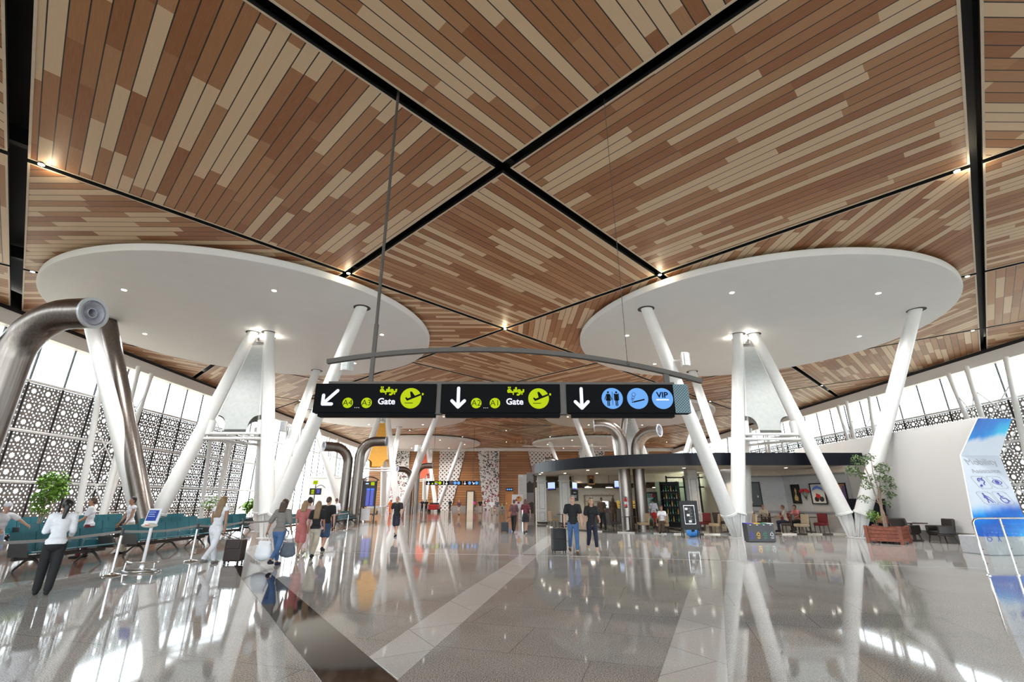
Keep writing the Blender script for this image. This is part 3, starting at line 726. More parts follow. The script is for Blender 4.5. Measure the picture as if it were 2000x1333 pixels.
bm_.add(sec, [(4 * k + q, 4 * k + (q + 1) % 4, 4 * k + 4 + (q + 1) % 4, 4 * k + 4 + q) for k in range(24) for q in range(4)] + [(0, 1, 2, 3), (96, 97, 98, 99)])
bm_.build('arched_beam', M['rodgrey'], rods)
MB().box((-2.62, .0, .92), (.075, .06, 1.2)).build('hanger_post', M['rodgrey'], rods)
MB().tube([(-2.62, 0, 1.0), (-2.68, 0, 8.40)], .032, 10).build('hanger_rod', M['rodgrey'], rods, smooth=True)
MB().box((3.08, 0, .43), (.1, .06, .3)).build('hanger_post', M['rodgrey'], rods)
MB().tube([(2.35, 0, .75), (2.33, 0, 7.43)], .006, 6).build('hanger_wire', M['rodgrey'], rods)
MB().ell((2.35, -.03, .70), .045).build('wire_anchor', M['rodgrey'], rods)
# far sign: same family, other symbols
def far_sign(loc):
    t = thing('hanging_sign', 'small distant hanging sign with arrows before the wooden far wall', 'sign', loc)
    c = [MB().box(((a + b) / 2, 0, 0), (b - a, .18, .5)).build('cabinet', M['signblack'], t) for a, b in ((-3.45, -1.25), (-1.1, 1.15), (1.3, 3.3))]
    MB().box((3.42, 0, 0), (.24, .18, .5)).build('patterned_end_panel', pbr('pattern_blue_grey', (.06, .12, .16), .5), t)
    yf = -.1
    def dsc(x, m, p, r=.2, z=0): MB().prism([(x + r * cos(2 * pi * k / 24), yf, z + r * sin(2 * pi * k / 24)) for k in range(24)], (0, -.004, 0)).build('pictogram_disc', m, p)
    for x, a, p in ((-3.1, -90, c[0]), (-.8, -90, c[1]), (1.55, -90, c[2]), (2.62, -45, c[2])):
        q = MB(); arrow(q, (x, 0, 0), R(a), .36, .075, 0, yf); q.build('arrow', M['sigwhite'], p)
    dsc(-2.6, M['siglime'], c[0], .1, -.08); dsc(-1.65, M['siglime'], c[0]); dsc(.3, M['sigblue'], c[1]); dsc(.75, M['sigblue'], c[1]); dsc(2.15, M['sigblue'], c[2]); dsc(3.05, M['sigblue'], c[2])
    text_mesh('gate_word', 'Gate', .2, M['sigwhite'], c[0], (-2.13, yf - .003, -.1), bold=.006); MB().box((-2.12, yf, .1), (.4, .006, .14)).build('arabic_line', M['siglime'], c[0])
    MB().box((-.2, yf, .1), (.5, .006, .09)).box((-.2, yf, -.1), (.5, .006, .06)).build('text_line', pbr('sign_grey', (.2, .2, .25), .5), c[1])
    for x in (-2.6, 2.6): MB().tube([(x, 0, .2), (x, 0, 7.14)], .025, 6).build('hanger_rod', M['rodgrey'], t)
far_sign((-6.95, 62, 3.74))
t = thing('door_sign', 'small blue lit sign above the orange wooden far door', 'sign', (.45, 87.3, 3.5))
MB().box((0, 0, 0), (1.2, .12, .5)).build('cabinet', M['signblack'], t)
for k in (-1, 0, 1): MB().prism([(k * .36 + .15 * cos(2 * pi * q / 20), -.065, .15 * sin(2 * pi * q / 20)) for q in range(20)], (0, -.01, 0)).build('pictogram_disc', M['sigblue'], t)

# ------------------------------------------------------------------ steel air ducts with elbow outlets
def elbow(t, base, top, d, out, r=.36, br=1.15):
    """vertical pipe from base, bending towards d; the outlet ends 'out' metres past the bend"""
    b = V(base); d = V(d).normalized(); pts = [b, V((b.x, b.y, top - br))]
    for k in range(1, 10):
        a = pi / 2 * k / 9; pts.append(V((b.x, b.y, top - br)) + V((0, 0, br * sin(a))) + d * br * (1 - cos(a)))
    e = pts[-1] + d * out; pts.append(e)
    p = MB().tube(pts, r, 32, caps=False).build('duct_pipe', M['steel'], t, smooth=True)
    Q = V((0, 0, 1)).rotation_difference(d).to_matrix()
    ring = MB().lathe([(r * .80, -.05), (r * .84, .02), (r + .012, .025), (r + .012, -.03)], n=32, caps=False); ring.v = [tuple(e + Q @ V(x)) for x in ring.v]
    ring.build('outlet_rim', pbr('outlet_grey', (.5, .53, .56), .35, .3), p, smooth=True)
    noz = MB().lathe([(r * .82, -.03), (r * .74, .01), (r * .50, -.16), (r * .36, -.12), (r * .33, -.02), (r * .27, -.02), (r * .27, -.25)], n=28, caps=False); noz.v = [tuple(e + Q @ V(x)) for x in noz.v]
    noz.build('jet_nozzle', pbr('nozzle_grey', (.42, .42, .48), .4), p, smooth=True)
    hole = MB().lathe([(.01, -.24), (r * .30, -.24)], n=20, caps=False); hole.v = [tuple(e + Q @ V(x)) for x in hole.v]; hole.build('nozzle_hole', M['black'], p)
    MB().lathe([(r + .08, 0), (r + .08, .02), (r, .025)], (b.x, b.y, 0.01), 24, caps=False).build('floor_flange', M['steel'], p)
def duct_pair(lab, x, y, za, da, zb, db, sep=.42, out=.75):
    t = thing('air_duct', lab, 'air duct', (x, y, 0), 0, 'twin steel air ducts')
    elbow(t, (-sep, 0, 0), za, da, out); elbow(t, (sep, 0, 0), zb, db, out)
duct_pair('big steel air duct with outlet in the left foreground', -11.98, 10.4, 5.45, (-.75, -.66, 0), 5.83, (1, -.10, 0), .42, .58)
duct_pair('twin steel air ducts through the café canopy', 7.45, 28.6, 6.05, (-1, .25, 0), 5.55, (.72, -.7, 0), .44, .45)
duct_pair('twin steel air ducts behind the departures board, left', -11.75, 36.5, 5.45, (-.75, -.66, 0), 5.95, (1, -.05, 0), .42, .85)
duct_pair('distant twin steel air ducts beneath the coral sail', -12.2, 63.0, 5.45, (-.75, -.66, 0), 5.95, (1, -.05, 0), .42, .85)
duct_pair('distant twin steel air ducts peeking over the café canopy', 6.6, 55.5, 6.05, (-1, .1, 0), 5.55, (.72, -.7, 0), .44, .6)
# ------------------------------------------------------------------ the café
CURVE = [(2.3, 37.5), (1.75, 34.2), (1.78, 31.9), (2.26, 30.1), (3.0, 28.5), (3.9, 27.1), (4.9, 26.05), (6.0, 25.3), (7.2, 24.7), (8.3, 24.25), (9.5, 23.95), (10.8, 23.9), (18.1, 23.9)]
def smooth_curve(pts, it=2):
    for _ in range(it):
        q = [pts[0]]
        for a, b in zip(pts[:-1], pts[1:]): q += [(a[0] * .75 + b[0] * .25, a[1] * .75 + b[1] * .25), (a[0] * .25 + b[0] * .75, a[1] * .25 + b[1] * .75)]
        pts = q + [pts[-1]]
    return pts
SC = smooth_curve(CURVE)
cp = thing('cafe_canopy', 'long curved navy-black café canopy with downlights, in front of the ducts', 'canopy', (0, 0, 0))
def off(pts, d):
    out = []
    for i, p in enumerate(pts):
        a, b = pts[max(0, i - 1)], pts[min(len(pts) - 1, i + 1)]; t = V((b[0] - a[0], b[1] - a[1])).normalized(); out.append((p[0] - t.y * d, p[1] + t.x * d))
    return out
IN = off(SC, .10); mb = MB()
for (a, b, c, d_) in zip(SC[:-1], SC[1:], IN[:-1], IN[1:]): mb.prism([(*a, 3.3), (*b, 3.3), (*d_, 3.3), (*c, 3.3)], (0, 0, .62))
mb.build('fascia', M['fasc'], cp)
poly = [(x, y) for x, y in IN] + [(18.1, 37.8), (2.3, 37.8)]
mb = MB(); holes = None
mb.prism([(x, y, 3.40) for x, y in poly], (0, 0, .12)); so = mb.build('soffit', M['cream'], cp)
def duct_hole(x, y, r):       # the ducts pass through openings in the soffit
    c = MB().lathe([(r, -1), (r, 1)], (x, y, 3.4), 24).build('cutter', M['cream'])
    m = so.modifiers.new('hole', 'BOOLEAN'); m.object = c; m.operation = 'DIFFERENCE'; m.solver = 'EXACT'
    bpy.context.view_layer.update(); me = bpy.data.meshes.new_from_object(so.evaluated_get(bpy.context.evaluated_depsgraph_get())); so.modifiers.clear(); so.data = me; bpy.data.objects.remove(c)
for x, y, r_ in ((7.01, 28.6, .40), (7.89, 28.6, .40), (13.35, 26.68, .40), (13.35, 29.02, .42)): duct_hole(x, y, r_)
DL = [off(SC, .55)[i] for i in range(3, len(SC) - 1, 3)]
DLX = [(x, y) for x, y in DL] + [(12.5 + 1.75 * k, 25.0) for k in range(4)] + [(4.0, 33), (6.2, 33), (9.0, 32.5), (11.5, 29.5), (14, 28), (16, 27.2), (5.0, 29.5), (10.2, 27.4)]
for i, (x, y) in enumerate(DLX):
    dl = MB().lathe([(.11, -.012), (.11, .02)], (x, y, 3.4), 14).build('downlight', M['white'], cp); MB().lathe([(.08, -.018), (.08, 0)], (x, y, 3.4), 14).build('lens', M['lamp'], dl)
for x, y, e in ((4.0, 31.5, 150), (7.5, 33.0, 180), (9.5, 26.2, 110), (12.5, 27.5, 170), (15.6, 26.4, 170), (5.2, 35.2, 140)):
    light('cafe_downlight', 'SPOT', (x, y, 3.33), e, (0, 0, 0), (1, .82, .6), spot_size=R(125), spot_blend=.6, shadow_soft_size=.12)
cf = struct('floor_cafe')
mb = MB(); po = off(SC, .9); mb.prism([(x, y, 0) for x, y in po] + [(18.1, 37.4, 0), (2.5, 37.4, 0)], (0, 0, .055)); 
g = G('checkered_tiles'); ck = g.n('TexChecker'); mp = g.n('Mapping'); mp.inputs['Rotation'].default_value = (0, 0, R(45)); g.put(mp.inputs[0], g.ob()); g.put(ck.inputs[0], mp.outputs[0])
ck.inputs[1].default_value = (.62, .59, .53, 1); ck.inputs[2].default_value = (.04, .035, .03, 1); ck.inputs[3].default_value = 1.1; g.col(ck.outputs[0]); g.set(Roughness=.1)
mb.build('checkered_floor', g.m, cf)
# café walls
wc = struct('wall_cafe')
MB().box((10.2, 37.9, 2.0), (16.2, .2, 4.0)).build('brown_upper_wall', M['brownwall'], wc)
MB().box((7.2, 37.72, 1.27), (10, .15, 2.54)).build('cream_wall', M['cream'], wc)
MB().box((2.35, 37.0, 1.27), (.3, 1.6, 2.54)).build('cream_wall_end', M['cream'], wc)
MB().box((7.3, 36.6, 3.16), (4.6, 1.6, .62)).box((11.4, 34.2, 3.16), (3.6, 1.0, .62)).build('cream_bulkhead', M['cream'], wc)
A = (16.75, 29.0)
mb = MB(); mb.bar((12.9, 29.8, 1.65), (A[0], A[1], 1.65), .15, 3.3); mb.bar((A[0], A[1], 1.65), (18.1, 25.3, 1.65), .15, 3.3); mb.build('grey_panelled_wall', M['artwall'], wc)
mb = MB(); mb.bar((12.9, 29.72, 3.18), (A[0], A[1] - .09, 3.18), .1, .3); mb.bar((A[0] - .09, A[1] - .04, 3.18), (18.0, 25.3, 3.18), .1, .3); mb.build('cream_frieze', M['cream'], wc)
mb = MB()
for q, z, h in ((.10, 3.0, .10), (.09, 1.0, .07)): mb.bar((12.9, 29.8 - q, z), (A[0], A[1] - q, z), .1, h); mb.bar((A[0] - q, A[1] - q * .4, z), (18.1 - q, 25.3, z), .1, h)
mb.build('wall_moulding', pbr('moulding_grey', (.26, .26, .27), .5), wc)
MB().box((13.0, 30.6, 1.65), (.15, 3.0, 3.3)).build('side_wall', M['cream'], wc)
# kitchen window
kw = struct('window_cafe', (12.2, 31.6, 0)); 
MB().box((0, .0, 1.95), (3.4, .02, 2.3)).build('glass_pane', M['pane'], kw)
mb = MB()
for x in (-1.7, -.55, .45, 1.7): mb.box((x, 0, 1.9), (.08, .08, 2.5))
for z in (.75, 2.45, 3.05): mb.box((0, 0, z), (3.45, .08, .08))
mb.build('black_mullions', M['black'], kw)
MB().box((0, 0, .38), (3.4, .12, .76)).build('low_wall', M['cream'], kw)
MB().box((0, 2.2, 1.6), (3.6, .05, 3.2)).build('kitchen_wall', pbr('pale_green_wall', (.34, .40, .30), .5), kw)
mb = MB()
for z in (1.2, 1.55): mb.box((0, 2.0, z), (3.2, .35, .03))
mb.build('kitchen_shelf', M['chrome'], kw)
light('kitchen_lamp', 'POINT', (12.2, 32.6, 2.9), 45, color=(.9, 1, .8), shadow_soft_size=.3)
# pilasters
def pilaster(x, y, h, lab, wd=.62):
    t = thing('panelled_pilaster', lab, 'pillar', (x, y, .055), 0, 'pale grey panelled pilasters')
    MB().box((0, 0, h / 2), (wd, wd, h)).build('shaft', M['pilaster'], t, bevel=.01)
    MB().box((0, 0, .06), (wd + .1, wd + .1, .12)).build('plinth', M['darkcloth'], t)
    MB().box((0, 0, h - .42), (wd + .14, wd + .14, .06)).box((0, 0, .86), (wd + .08, wd + .08, .07)).build('moulding', M['pilaster'], t, bevel=.01)
    mb = MB(); f = wd / 2 + .004
    for z0, z1 in ((.22, .74), (1.0, h - .56)):
        for sx in (-1, 1): mb.box((sx * wd * .30, -f, (z0 + z1) / 2), (.025, .01, z1 - z0)); mb.box((-f, sx * wd * .30, (z0 + z1) / 2), (.01, .025, z1 - z0))
        for z in (z0, z1): mb.box((0, -f, z), (wd * .6, .01, .025)); mb.box((-f, 0, z), (.01, wd * .6, .025))
    mb.build('panel_groove', M['pilgroove'], t)
pilaster(2.55, 35.6, 3.33, 'pale panelled pilaster at the far left end of the café canopy')
pilaster(4.1, 34.6, 3.33, 'pale panelled pilaster beside the couple, second from the canopy end', .7)
pilaster(11.1, 28.9, 3.33, 'pale blue-grey panelled pilaster behind the black menu board', .58)
# counter, machines, shelves
t = thing('cafe_counter', 'dark café counter with lit glass display behind the couple', 'counter', (8.2, 35.6, .055))
MB().box((0, 0, .5), (4.2, .7, 1.0)).build('counter_front', M['darkwood'], t, bevel=.02); MB().box((0, 0, 1.02), (4.3, .8, .05)).build('worktop', M['granite_base'], t, bevel=.01)
MB().box((.6, -.05, 1.30), (1.5, .6, .5)).build('display_case', emit('warm_display', (.85, .55, .12), .45), t, bevel=.02)
MB().box((.6, -.37, 1.30), (1.45, .02, .05)).box((.6, -.37, 1.14), (1.45, .02, .03)).build('shelf_edge', M['darkmetal'], t)
t = thing('coffee_machine', 'steel coffee machine on the dark café counter', 'coffee machine', (7.0, 35.6, 1.1)); MB().box((0, 0, .25), (.8, .5, .5)).build('body', M['chrome'], t, bevel=.03); MB().tube([(-.25, -.3, .18), (-.25, -.22, .22)], .04, 8).tube([(.2, -.3, .18), (.2, -.22, .22)], .04, 8).build('spout', M['darkmetal'], t)
t = thing('wall_shelf', 'wooden wall shelf with a row of pale cups on top', 'shelf', (7.1, 37.5, 2.0)); MB().box((0, 0, 0), (2.3, .3, .05)).box((-1.1, .05, -.5), (.06, .25, 1.0)).box((1.1, .05, -.5), (.06, .25, 1.0)).box((0, .05, -.45), (2.2, .25, .04)).build('shelf_boards', M['tan'], t)
for k in range(10): tag(MB().lathe([(.035, 0), (.05, .1)], (6.15 + .21 * k, 37.45, 2.027), 10).build('cup', M['white'], None, smooth=True), 'pale cup in the row on top of the café wall shelf', 'cup', 'cups on the wall shelf')
for x, z, nm, c, lab in ((5.25, 1.98, 'menu_poster', (.08, .16, .32), 'blue framed menu poster on the cream café wall'), (6.0, 1.98, 'menu_poster', (.03, .03, .035), 'black framed menu poster right of the blue one')):
    t = thing(nm, lab, 'poster', (x - .75, 37.6, z)); MB().box((0, 0, 0), (.56, .04, .8)).build('frame', M['white'] if c[2] > .2 else M['darkmetal'], t); MB().box((0, -.025, 0), (.48, .01, .72)).build('sheet', pbr('poster_sheet', c, .5), t)
    MB().box((0, -.035, .22), (.2, .006, .08)).box((0, -.035, -.02), (.3, .006, .05)).box((0, -.035, -.12), (.26, .006, .05)).build('print_lines', M['white'], t)
t = thing('wall_portrait', 'gilt framed portrait of a person in a dark suit under the canopy', 'picture', (6.25, 35.72, 3.12)); MB().box((0, 0, 0), (.56, .06, .78)).build('gilt_frame', pbr('gilt', (.45, .26, .08), .4, .4), t, bevel=.015)
MB().box((0, -.035, 0), (.40, .01, .62)).build('canvas', pbr('portrait_ground', (.28, .10, .05), .6), t); MB().ell((0, -.045, .12), (.07, .012, .09)).build('head', M['skin'], t); MB().prism([(-.17, -.045, -.3), (.17, -.045, -.3), (.13, -.045, -.02), (.05, -.045, .03), (-.05, -.045, .03), (-.13, -.045, -.02)], (0, -.005, 0)).build('suit', M['fasc'], t)
def tv(x, y, z, rz, lab, s=.95):
    t = thing('wall_television', lab, 'television', (x, y, z), rz); MB().box((0, 0, 0), (s, .07, s * .62)).build('casing', M['black'], t); MB().box((0, -.04, .03), (s * .93, .01, s * .48)).build('screen', M['screenwhite'], t); MB().box((0, -.046, -s * .20), (s * .8, .006, s * .07)).build('screen_banner', M['screenblue'], t); MB().tube([(0, .05, 0), (0, .6, .1)], .03, 8).build('bracket', M['black'], t)
tv(8.3, 35.2, 2.72, 0, 'lit television hanging beside the steel ducts')
tv(3.3, 35.5, 2.62, R(-60), 'lit television edge-on left of the second pilaster')
tv(4.95, 35.5, 2.62, R(60), 'dark-backed television right of the second pilaster')
for x, lab in ((6.0, 'left'), (7.55, 'middle'), (11.0, 'right')):
    t = thing('pendant_lamp', 'flat white pendant lamp over the café counter, %s one of three' % lab, 'lamp', (x, 35.6, 2.52), 0, 'pendant lamps over the counter'); MB().lathe([(.30, 0), (.28, .05), (.05, .12)], n=20).build('shade', M['white'], t, smooth=True); MB().lathe([(.24, -.01), (.24, 0)], n=20).build('glow', M['lamp'], t); MB().tube([(0, 0, .1), (0, 0, .9)], .012, 6).build('cord', M['black'], t)
# drinks cooler with bottles
t = thing('drinks_cooler', 'dark upright drinks cooler with lit shelves beside the ducts', 'refrigerator', (9.55, 33.2, .055)); MB().box((-.62, 0, 1.05), (.06, .7, 2.1)).box((.62, 0, 1.05), (.06, .7, 2.1)).box((0, .33, 1.05), (1.3, .05, 2.1)).box((0, 0, 2.07), (1.3, .7, .1)).box((0, 0, .1), (1.3, .7, .2)).build('cabinet', M['darkmetal'], t)
for z in (.6, 1.0, 1.4, 1.75): MB().box((0, 0, z), (1.18, .6, .025)).build('shelf', M['chrome'], t)
MB().box((0, .28, 1.15), (1.1, .02, 1.7)).build('lit_back', emit('cool_light', (.35, .5, .5), .35), t)
bc = [(.5, .5, .5), (.02, .22, .08), (.45, .05, .03), (.5, .3, .05)]; BM = [pbr('bottle_%d' % i, c, .2) for i, c in enumerate(bc)]
for zi, z in enumerate((.2, .61, 1.01, 1.41, 1.76)):
    for k in range(9):
        tag(MB().lathe([(.045, 0), (.045, .16), (.018, .22), (.018, .27)], (9.07 + .12 * k, 33.0, .07 + z), 8).build('bottle', BM[(zi + k // 3) % 4], None, smooth=True), 'small bottle on a lit shelf of the drinks cooler', 'bottle', 'bottles in the drinks cooler')
t = thing('display_rack', 'dark glazed rack of bottles between cooler and kitchen window', 'rack', (10.35, 30.7, .055), R(-35)); MB().box((0, .25, 1.35), (1.1, .05, 2.7)).box((-.53, 0, 1.35), (.05, .5, 2.7)).box((.53, 0, 1.35), (.05, .5, 2.7)).build('frame', M['black'], t)
for k in range(6): MB().box((0, 0, .3 + .45 * k), (1.05, .45, .03)).build('shelf', M['darkmetal'], t)
for r_ in range(5):
    for k in range(6): tag(MB().lathe([(.05, 0), (.05, .2), (.02, .26), (.02, .32)], (10.35 + (-.4 + .16 * k) * cos(R(-35)), 30.7 + (-.4 + .16 * k) * sin(R(-35)), .38 + .45 * r_), 8).build('bottle', BM[(r_ * 2 + k) % 4] if k % 2 else M['glassdark'], None, smooth=True), 'dark bottle standing in the glazed rack', 'bottle', 'bottles in the glazed rack')
# framed prints and flower sconces on the panelled wall
def wallpos(s, z, seg=0):
    a, b = ((V((12.9, 29.8, 0)), V((A[0], A[1], 0))) if seg == 0 else (V((A[0], A[1], 0)), V((18.1, 25.3, 0)))); d = (b - a).normalized(); n = V((d.y, -d.x, 0)); p = a.lerp(b, s) + n * .12; return (p.x, p.y, z), atan2(d.y, d.x)
def framed(s, seg, z, w_, h, lab, art):
    loc, rz = wallpos(s, z, seg); t = thing('framed_print', lab, 'picture', loc, rz, None)
    mb = MB()
    for x, zz, a, b in ((-w_ / 2, 0, .06, h + .06), (w_ / 2, 0, .06, h + .06), (0, h / 2, w_, .06), (0, -h / 2, w_, .06)): mb.box((x, 0, zz), (a, .05, b))
    mb.build('frame', M['black'], t); MB().box((0, .01, 0), (w_, .02, h)).build('print', art[0], t)
    for nm, m, pts in art[1]: MB().prism([(x * w_ / 2, -.008, zz * h / 2) for x, zz in pts], (0, -.004, 0)).build(nm, m, t)
blob = lambda cx, cz, rx, rz_, n=14: [(cx + rx * cos(2 * pi * k / n), cz + rz_ * sin(2 * pi * k / n)) for k in range(n)]
dk = pbr('print_dark', (.035, .04, .038), .4); pw = pbr('print_white', (.62, .62, .6), .5); pt = pbr('print_tan', (.5, .34, .14), .5); pbk = pbr('print_black', (.02, .015, .012), .4)
framed(.52, 0, 1.98, .95, 1.36, 'large dark framed print with a pale standing figure', (dk, [('pale_figure', pw, [(-.5, -.75), (-.1, -.75), (-.25, -.1), (-.2, .15), (-.45, .15), (-.45, -.1)]), ('pale_patch', pw, blob(.6, -.2, .07, .10))]))
framed(.20, 1, 1.98, .5, 1.0, 'narrow framed brown print with a golden figure', (pbk, [('golden_figure', pt, [(-.5, -.7), (.3, -.8), (.5, -.4), (.1, -.1), (.3, .4), (.0, .7), (-.25, .4), (-.1, .0), (-.5, -.4)])]))
framed(.55, 1, 1.98, .85, 1.06, 'framed white poster with a small motorcycle drawing', (pw, [('blue_arc', pbr('print_blue', (.12, .2, .6), .5), [(-.8, .2), (-.6, .62), (.0, .82), (.6, .62), (.8, .2), (.6, .36), (0, .52), (-.6, .36)]), ('wheel', pbk, blob(-.3, -.55, .32, .26)), ('wheel', pbk, blob(.38, -.55, .32, .26)), ('body', M['red'], [(-.4, -.4), (.4, -.5), (.2, -.1), (-.3, .05)])]))
framed(.88, 1, 1.98, .6, 1.0, 'framed orange and purple print behind the slanting column', (pbr('print_orange', (.45, .2, .06), .5), [('purple_shape', pbr('print_purple', (.12, .08, .25), .5), [(0, -.9), (.8, -.9), (.8, .8), (.4, .8)]), ('yellow_shape', pt, [(-.6, .1), (0, .7), (.2, .2), (-.3, -.5)])]))
for s, seg, lab in ((.08, 0, 'red flower sconce left of the large dark print'), (.36, 1, 'red flower sconce beside the narrow brown print')):
    loc, rz = wallpos(s, 2.0, seg); t = thing('flower_sconce', lab, 'flowers', loc, rz); mb = MB(); [mb.ell((dx, -.1, dz), .09, nu=8, nv=6) for dx, dz in ((-.22, .12), (-.1, .18), (.1, .18), (.22, .12))]; mb.build('red_blossom', M['red'], t, smooth=True)
    mb = MB(); [mb.tube([(dx, -.08, dz), (dx * .3, -.05, -.18)], .012, 5) for dx, dz in ((-.22, .1), (-.1, .14), (.1, .14), (.22, .1))]; mb.build('stem', M['green'], t); MB().lathe([(.03, -.3), (.07, -.16)], (0, -.06, 0), 10).build('holder', M['chrome'], t)

# café tables and chairs
def cafe_chair(loc, rz, lab, m, group='upholstered café chairs'):
    t = thing('cafe_chair', lab, 'chair', loc, rz, group)
    MB().box((0, 0, .38), (.52, .52, .14)).build('seat', m, t, bevel=.03); MB().box((0, -.25, .68), (.50, .09, .46), rot=Matrix.Rotation(R(8), 3, 'X')).build('backrest', m, t, bevel=.025)
    for sx in (-1, 1):
        for sy in (-1, 1): MB().tube([(sx * .22, sy * .22, .36), (sx * .23, sy * .25, 0)], [.026, .018], 8).build('leg', M['darkwood'], t)
    return t
F = .057
CH = [((7.35, 26.6), 95, 'tan', 'tan café chair nearest the steel ducts'), ((5.95, 27.6), -80, 'darkcloth', 'dark brown café chair in front of the steel duct pair'), ((3.0, 31.6), -70, 'tan', 'tan patterned chair by the second pilaster'),
      ((9.6, 25.2), -100, 'darkcloth', 'dark chair right of the black menu board'), ((12.35, 25.0), 80, 'beigecloth', 'beige chair just right of the recycling bin'), ((14.9, 24.9), 100, 'beigecloth', 'beige chair seen from behind before the seated trio'),
      ((10.7, 25.4), 60, 'tan', 'tan chair behind the slim column foot'), ((10.9, 27.2), 120, 'redcloth', 'red chair deep in the café behind the columns'), ((14.0, 27.9), 180, 'redcloth', 'red chair under the large dark print'),
      ((15.6, 27.3), 170, 'redcloth', 'red chair right of the seated trio'), ((16.6, 26.0), 120, 'redcloth', 'red chair behind the right slanting column'), ((12.2, 28.1), 200, 'darkcloth', 'dark chair left of the seated trio')]
for (x, y), rz, m, lab in CH: cafe_chair((x, y, F), R(rz), lab, M[m])
def round_table(x, y, lab, r=.38):
    t = thing('round_table', lab, 'table', (x, y, F), 0, 'small round café tables'); MB().lathe([(r, .71), (r, .735), (r - .02, .74)], n=28).build('tabletop', M['darkwood'], t); MB().tube([(0, 0, .03), (0, 0, .71)], .035, 12).build('pedestal', M['black'], t); MB().lathe([(.24, 0), (.24, .015), (.05, .04)], n=20).build('foot', M['black'], t)
round_table(6.65, 26.75, 'round dark pedestal table between two chairs before the ducts'); round_table(3.55, 31.4, 'round dark table beside the tan patterned chair'); round_table(11.6, 26.0, 'round dark table behind the recycling bin')
round_table(13.9, 26.4, 'round dark table in front of the seated trio', .45); round_table(16.0, 26.0, 'round dark table behind the right slanting column')
# menu board
t = thing('menu_board', 'tall black menu board on legs at the café edge', 'sign', (8.45, 22.7, 0), R(-8)); t.scale = (.78, 1, 1); MB().box((0, 0, .98), (1.02, .06, 1.26)).build('board', M['black'], t, bevel=.01)
mb = MB(); 
for x, zz, a, b in ((-.3, 1.0, .012, .8), (.3, 1.0, .012, .8), (0, 1.4, .6, .012), (0, .6, .6, .012)): mb.box((x, -.034, zz), (a, .008, b))
mb.build('inner_border', M['chrome'], t); mb = MB(); [mb.box((-.16 + .08 * k, -.034, 1.25 - .27 * k), (.16, .008, .10)) for k in range(3)]; mb.build('menu_card', M['white'], t); mb = MB(); [mb.box((.02 + .05 * (k % 2), -.034, 1.27 - .07 * k), (.16, .006, .015)) for k in range(9)]; mb.build('chalk_line', pbr('chalk', (.35, .35, .35), .7), t)
for sx in (-1, 1): MB().box((sx * .46, -.05, .2), (.06, .06, .42)).build('leg', M['black'], t); MB().bar((sx * .46, .02, 1.2), (sx * .46, .42, 0), .05, .04).build('leg', M['black'], t)
t = thing('backpack', 'bright blue backpack lying under the black menu board', 'backpack', (8.75, 23.35, 0), R(20)); MB().ell((0, 0, .19), (.36, .2, .2), nu=20, nv=12).build('bag_body', pbr('bright_blue', (.07, .28, .68), .7), t, smooth=True); MB().ell((-.05, -.17, .15), (.2, .1, .11)).build('front_pocket', pbr('mid_blue', (.05, .22, .6), .7), t, smooth=True); MB().tube([(-.2, .05, .36), (0, .02, .44), (.2, .05, .36)], .015, 6).build('strap', M['black'], t); MB().box((-.12, -.18, .28), (.14, .05, .09)).build('dark_patch', M['black'], t)
# fire extinguisher on the duct
t = thing('fire_extinguisher', 'red fire extinguisher fixed to the left steel duct', 'extinguisher', (6.86, 28.13, 1.25)); MB().lathe([(.02, -.02), (.085, 0), (.085, .42), (.05, .5), (.03, .53)], n=18).build('cylinder', M['red'], t, smooth=True); MB().tube([(0, 0, .52), (.02, 0, .58), (.1, -.02, .54), (.13, -.04, .3)], .014, 6).build('hose', M['black'], t); MB().box((0, 0, .56), (.14, .04, .03)).build('handle', M['black'], t); MB().lathe([(.0862, .16), (.0862, .30)], n=18, caps=False).build('label_band', M['white'], t); MB().lathe([(.088, -.03), (.088, .03)], n=18).build('foot_ring', M['black'], t)

# ------------------------------------------------------------------ right-hand side
# recycling bins: one unit with four flaps
t = thing('recycling_bin', 'dark grey four-part recycling bin before the white column', 'bin', (10.5, 20.45, 0), R(-2)); t.scale = (.86, 1, 1); MB().box((0, .2, .36), (1.28, .45, .68)).build('body', pbr('bin_grey', (.045, .045, .05), .45), t, bevel=.01); MB().box((0, .2, .012), (1.2, .38, .024)).build('plinth', M['black'], t)
bcol = [(.05, .04, .5), (.75, .42, .01), (.0, .22, .10), (.55, .58, .6)]
for k in range(4):
    x = -.48 + .32 * k; m = pbr('bin_colour', bcol[k], .4); l = MB().box((x, .2, .715), (.31, .44, .03)).build('lid', m, t); MB().box((x, -.03, .66), (.07, .012, .025)).build('catch', M['white'], t)
    q = MB()
    for a in range(3):      # three chasing bars
        aa = R(-90 + 120 * a); c = (x + .055 * cos(aa), -.028, .30 + .055 * sin(aa)); q.box(c, (.085, .006, .032), rot=Matrix.Rotation(-(aa + pi / 2), 3, 'Y'))
        d_ = aa + pi / 2; e = V((x + .055 * cos(aa) + .055 * cos(d_), -.028, .30 + .055 * sin(aa) + .055 * sin(d_))); nrm = V((-sin(d_), 0, cos(d_))) * .03; q.prism([e + nrm, e - nrm, e + V((cos(d_), 0, sin(d_))) * .035], (0, -.004, 0))
    q.build('recycling_symbol', m, t); q = MB(); q.box((x, -.028, .175), (.16, .005, .018)).box((x, -.028, .145), (.11, .005, .014)); q.build('caption_line', m, t)
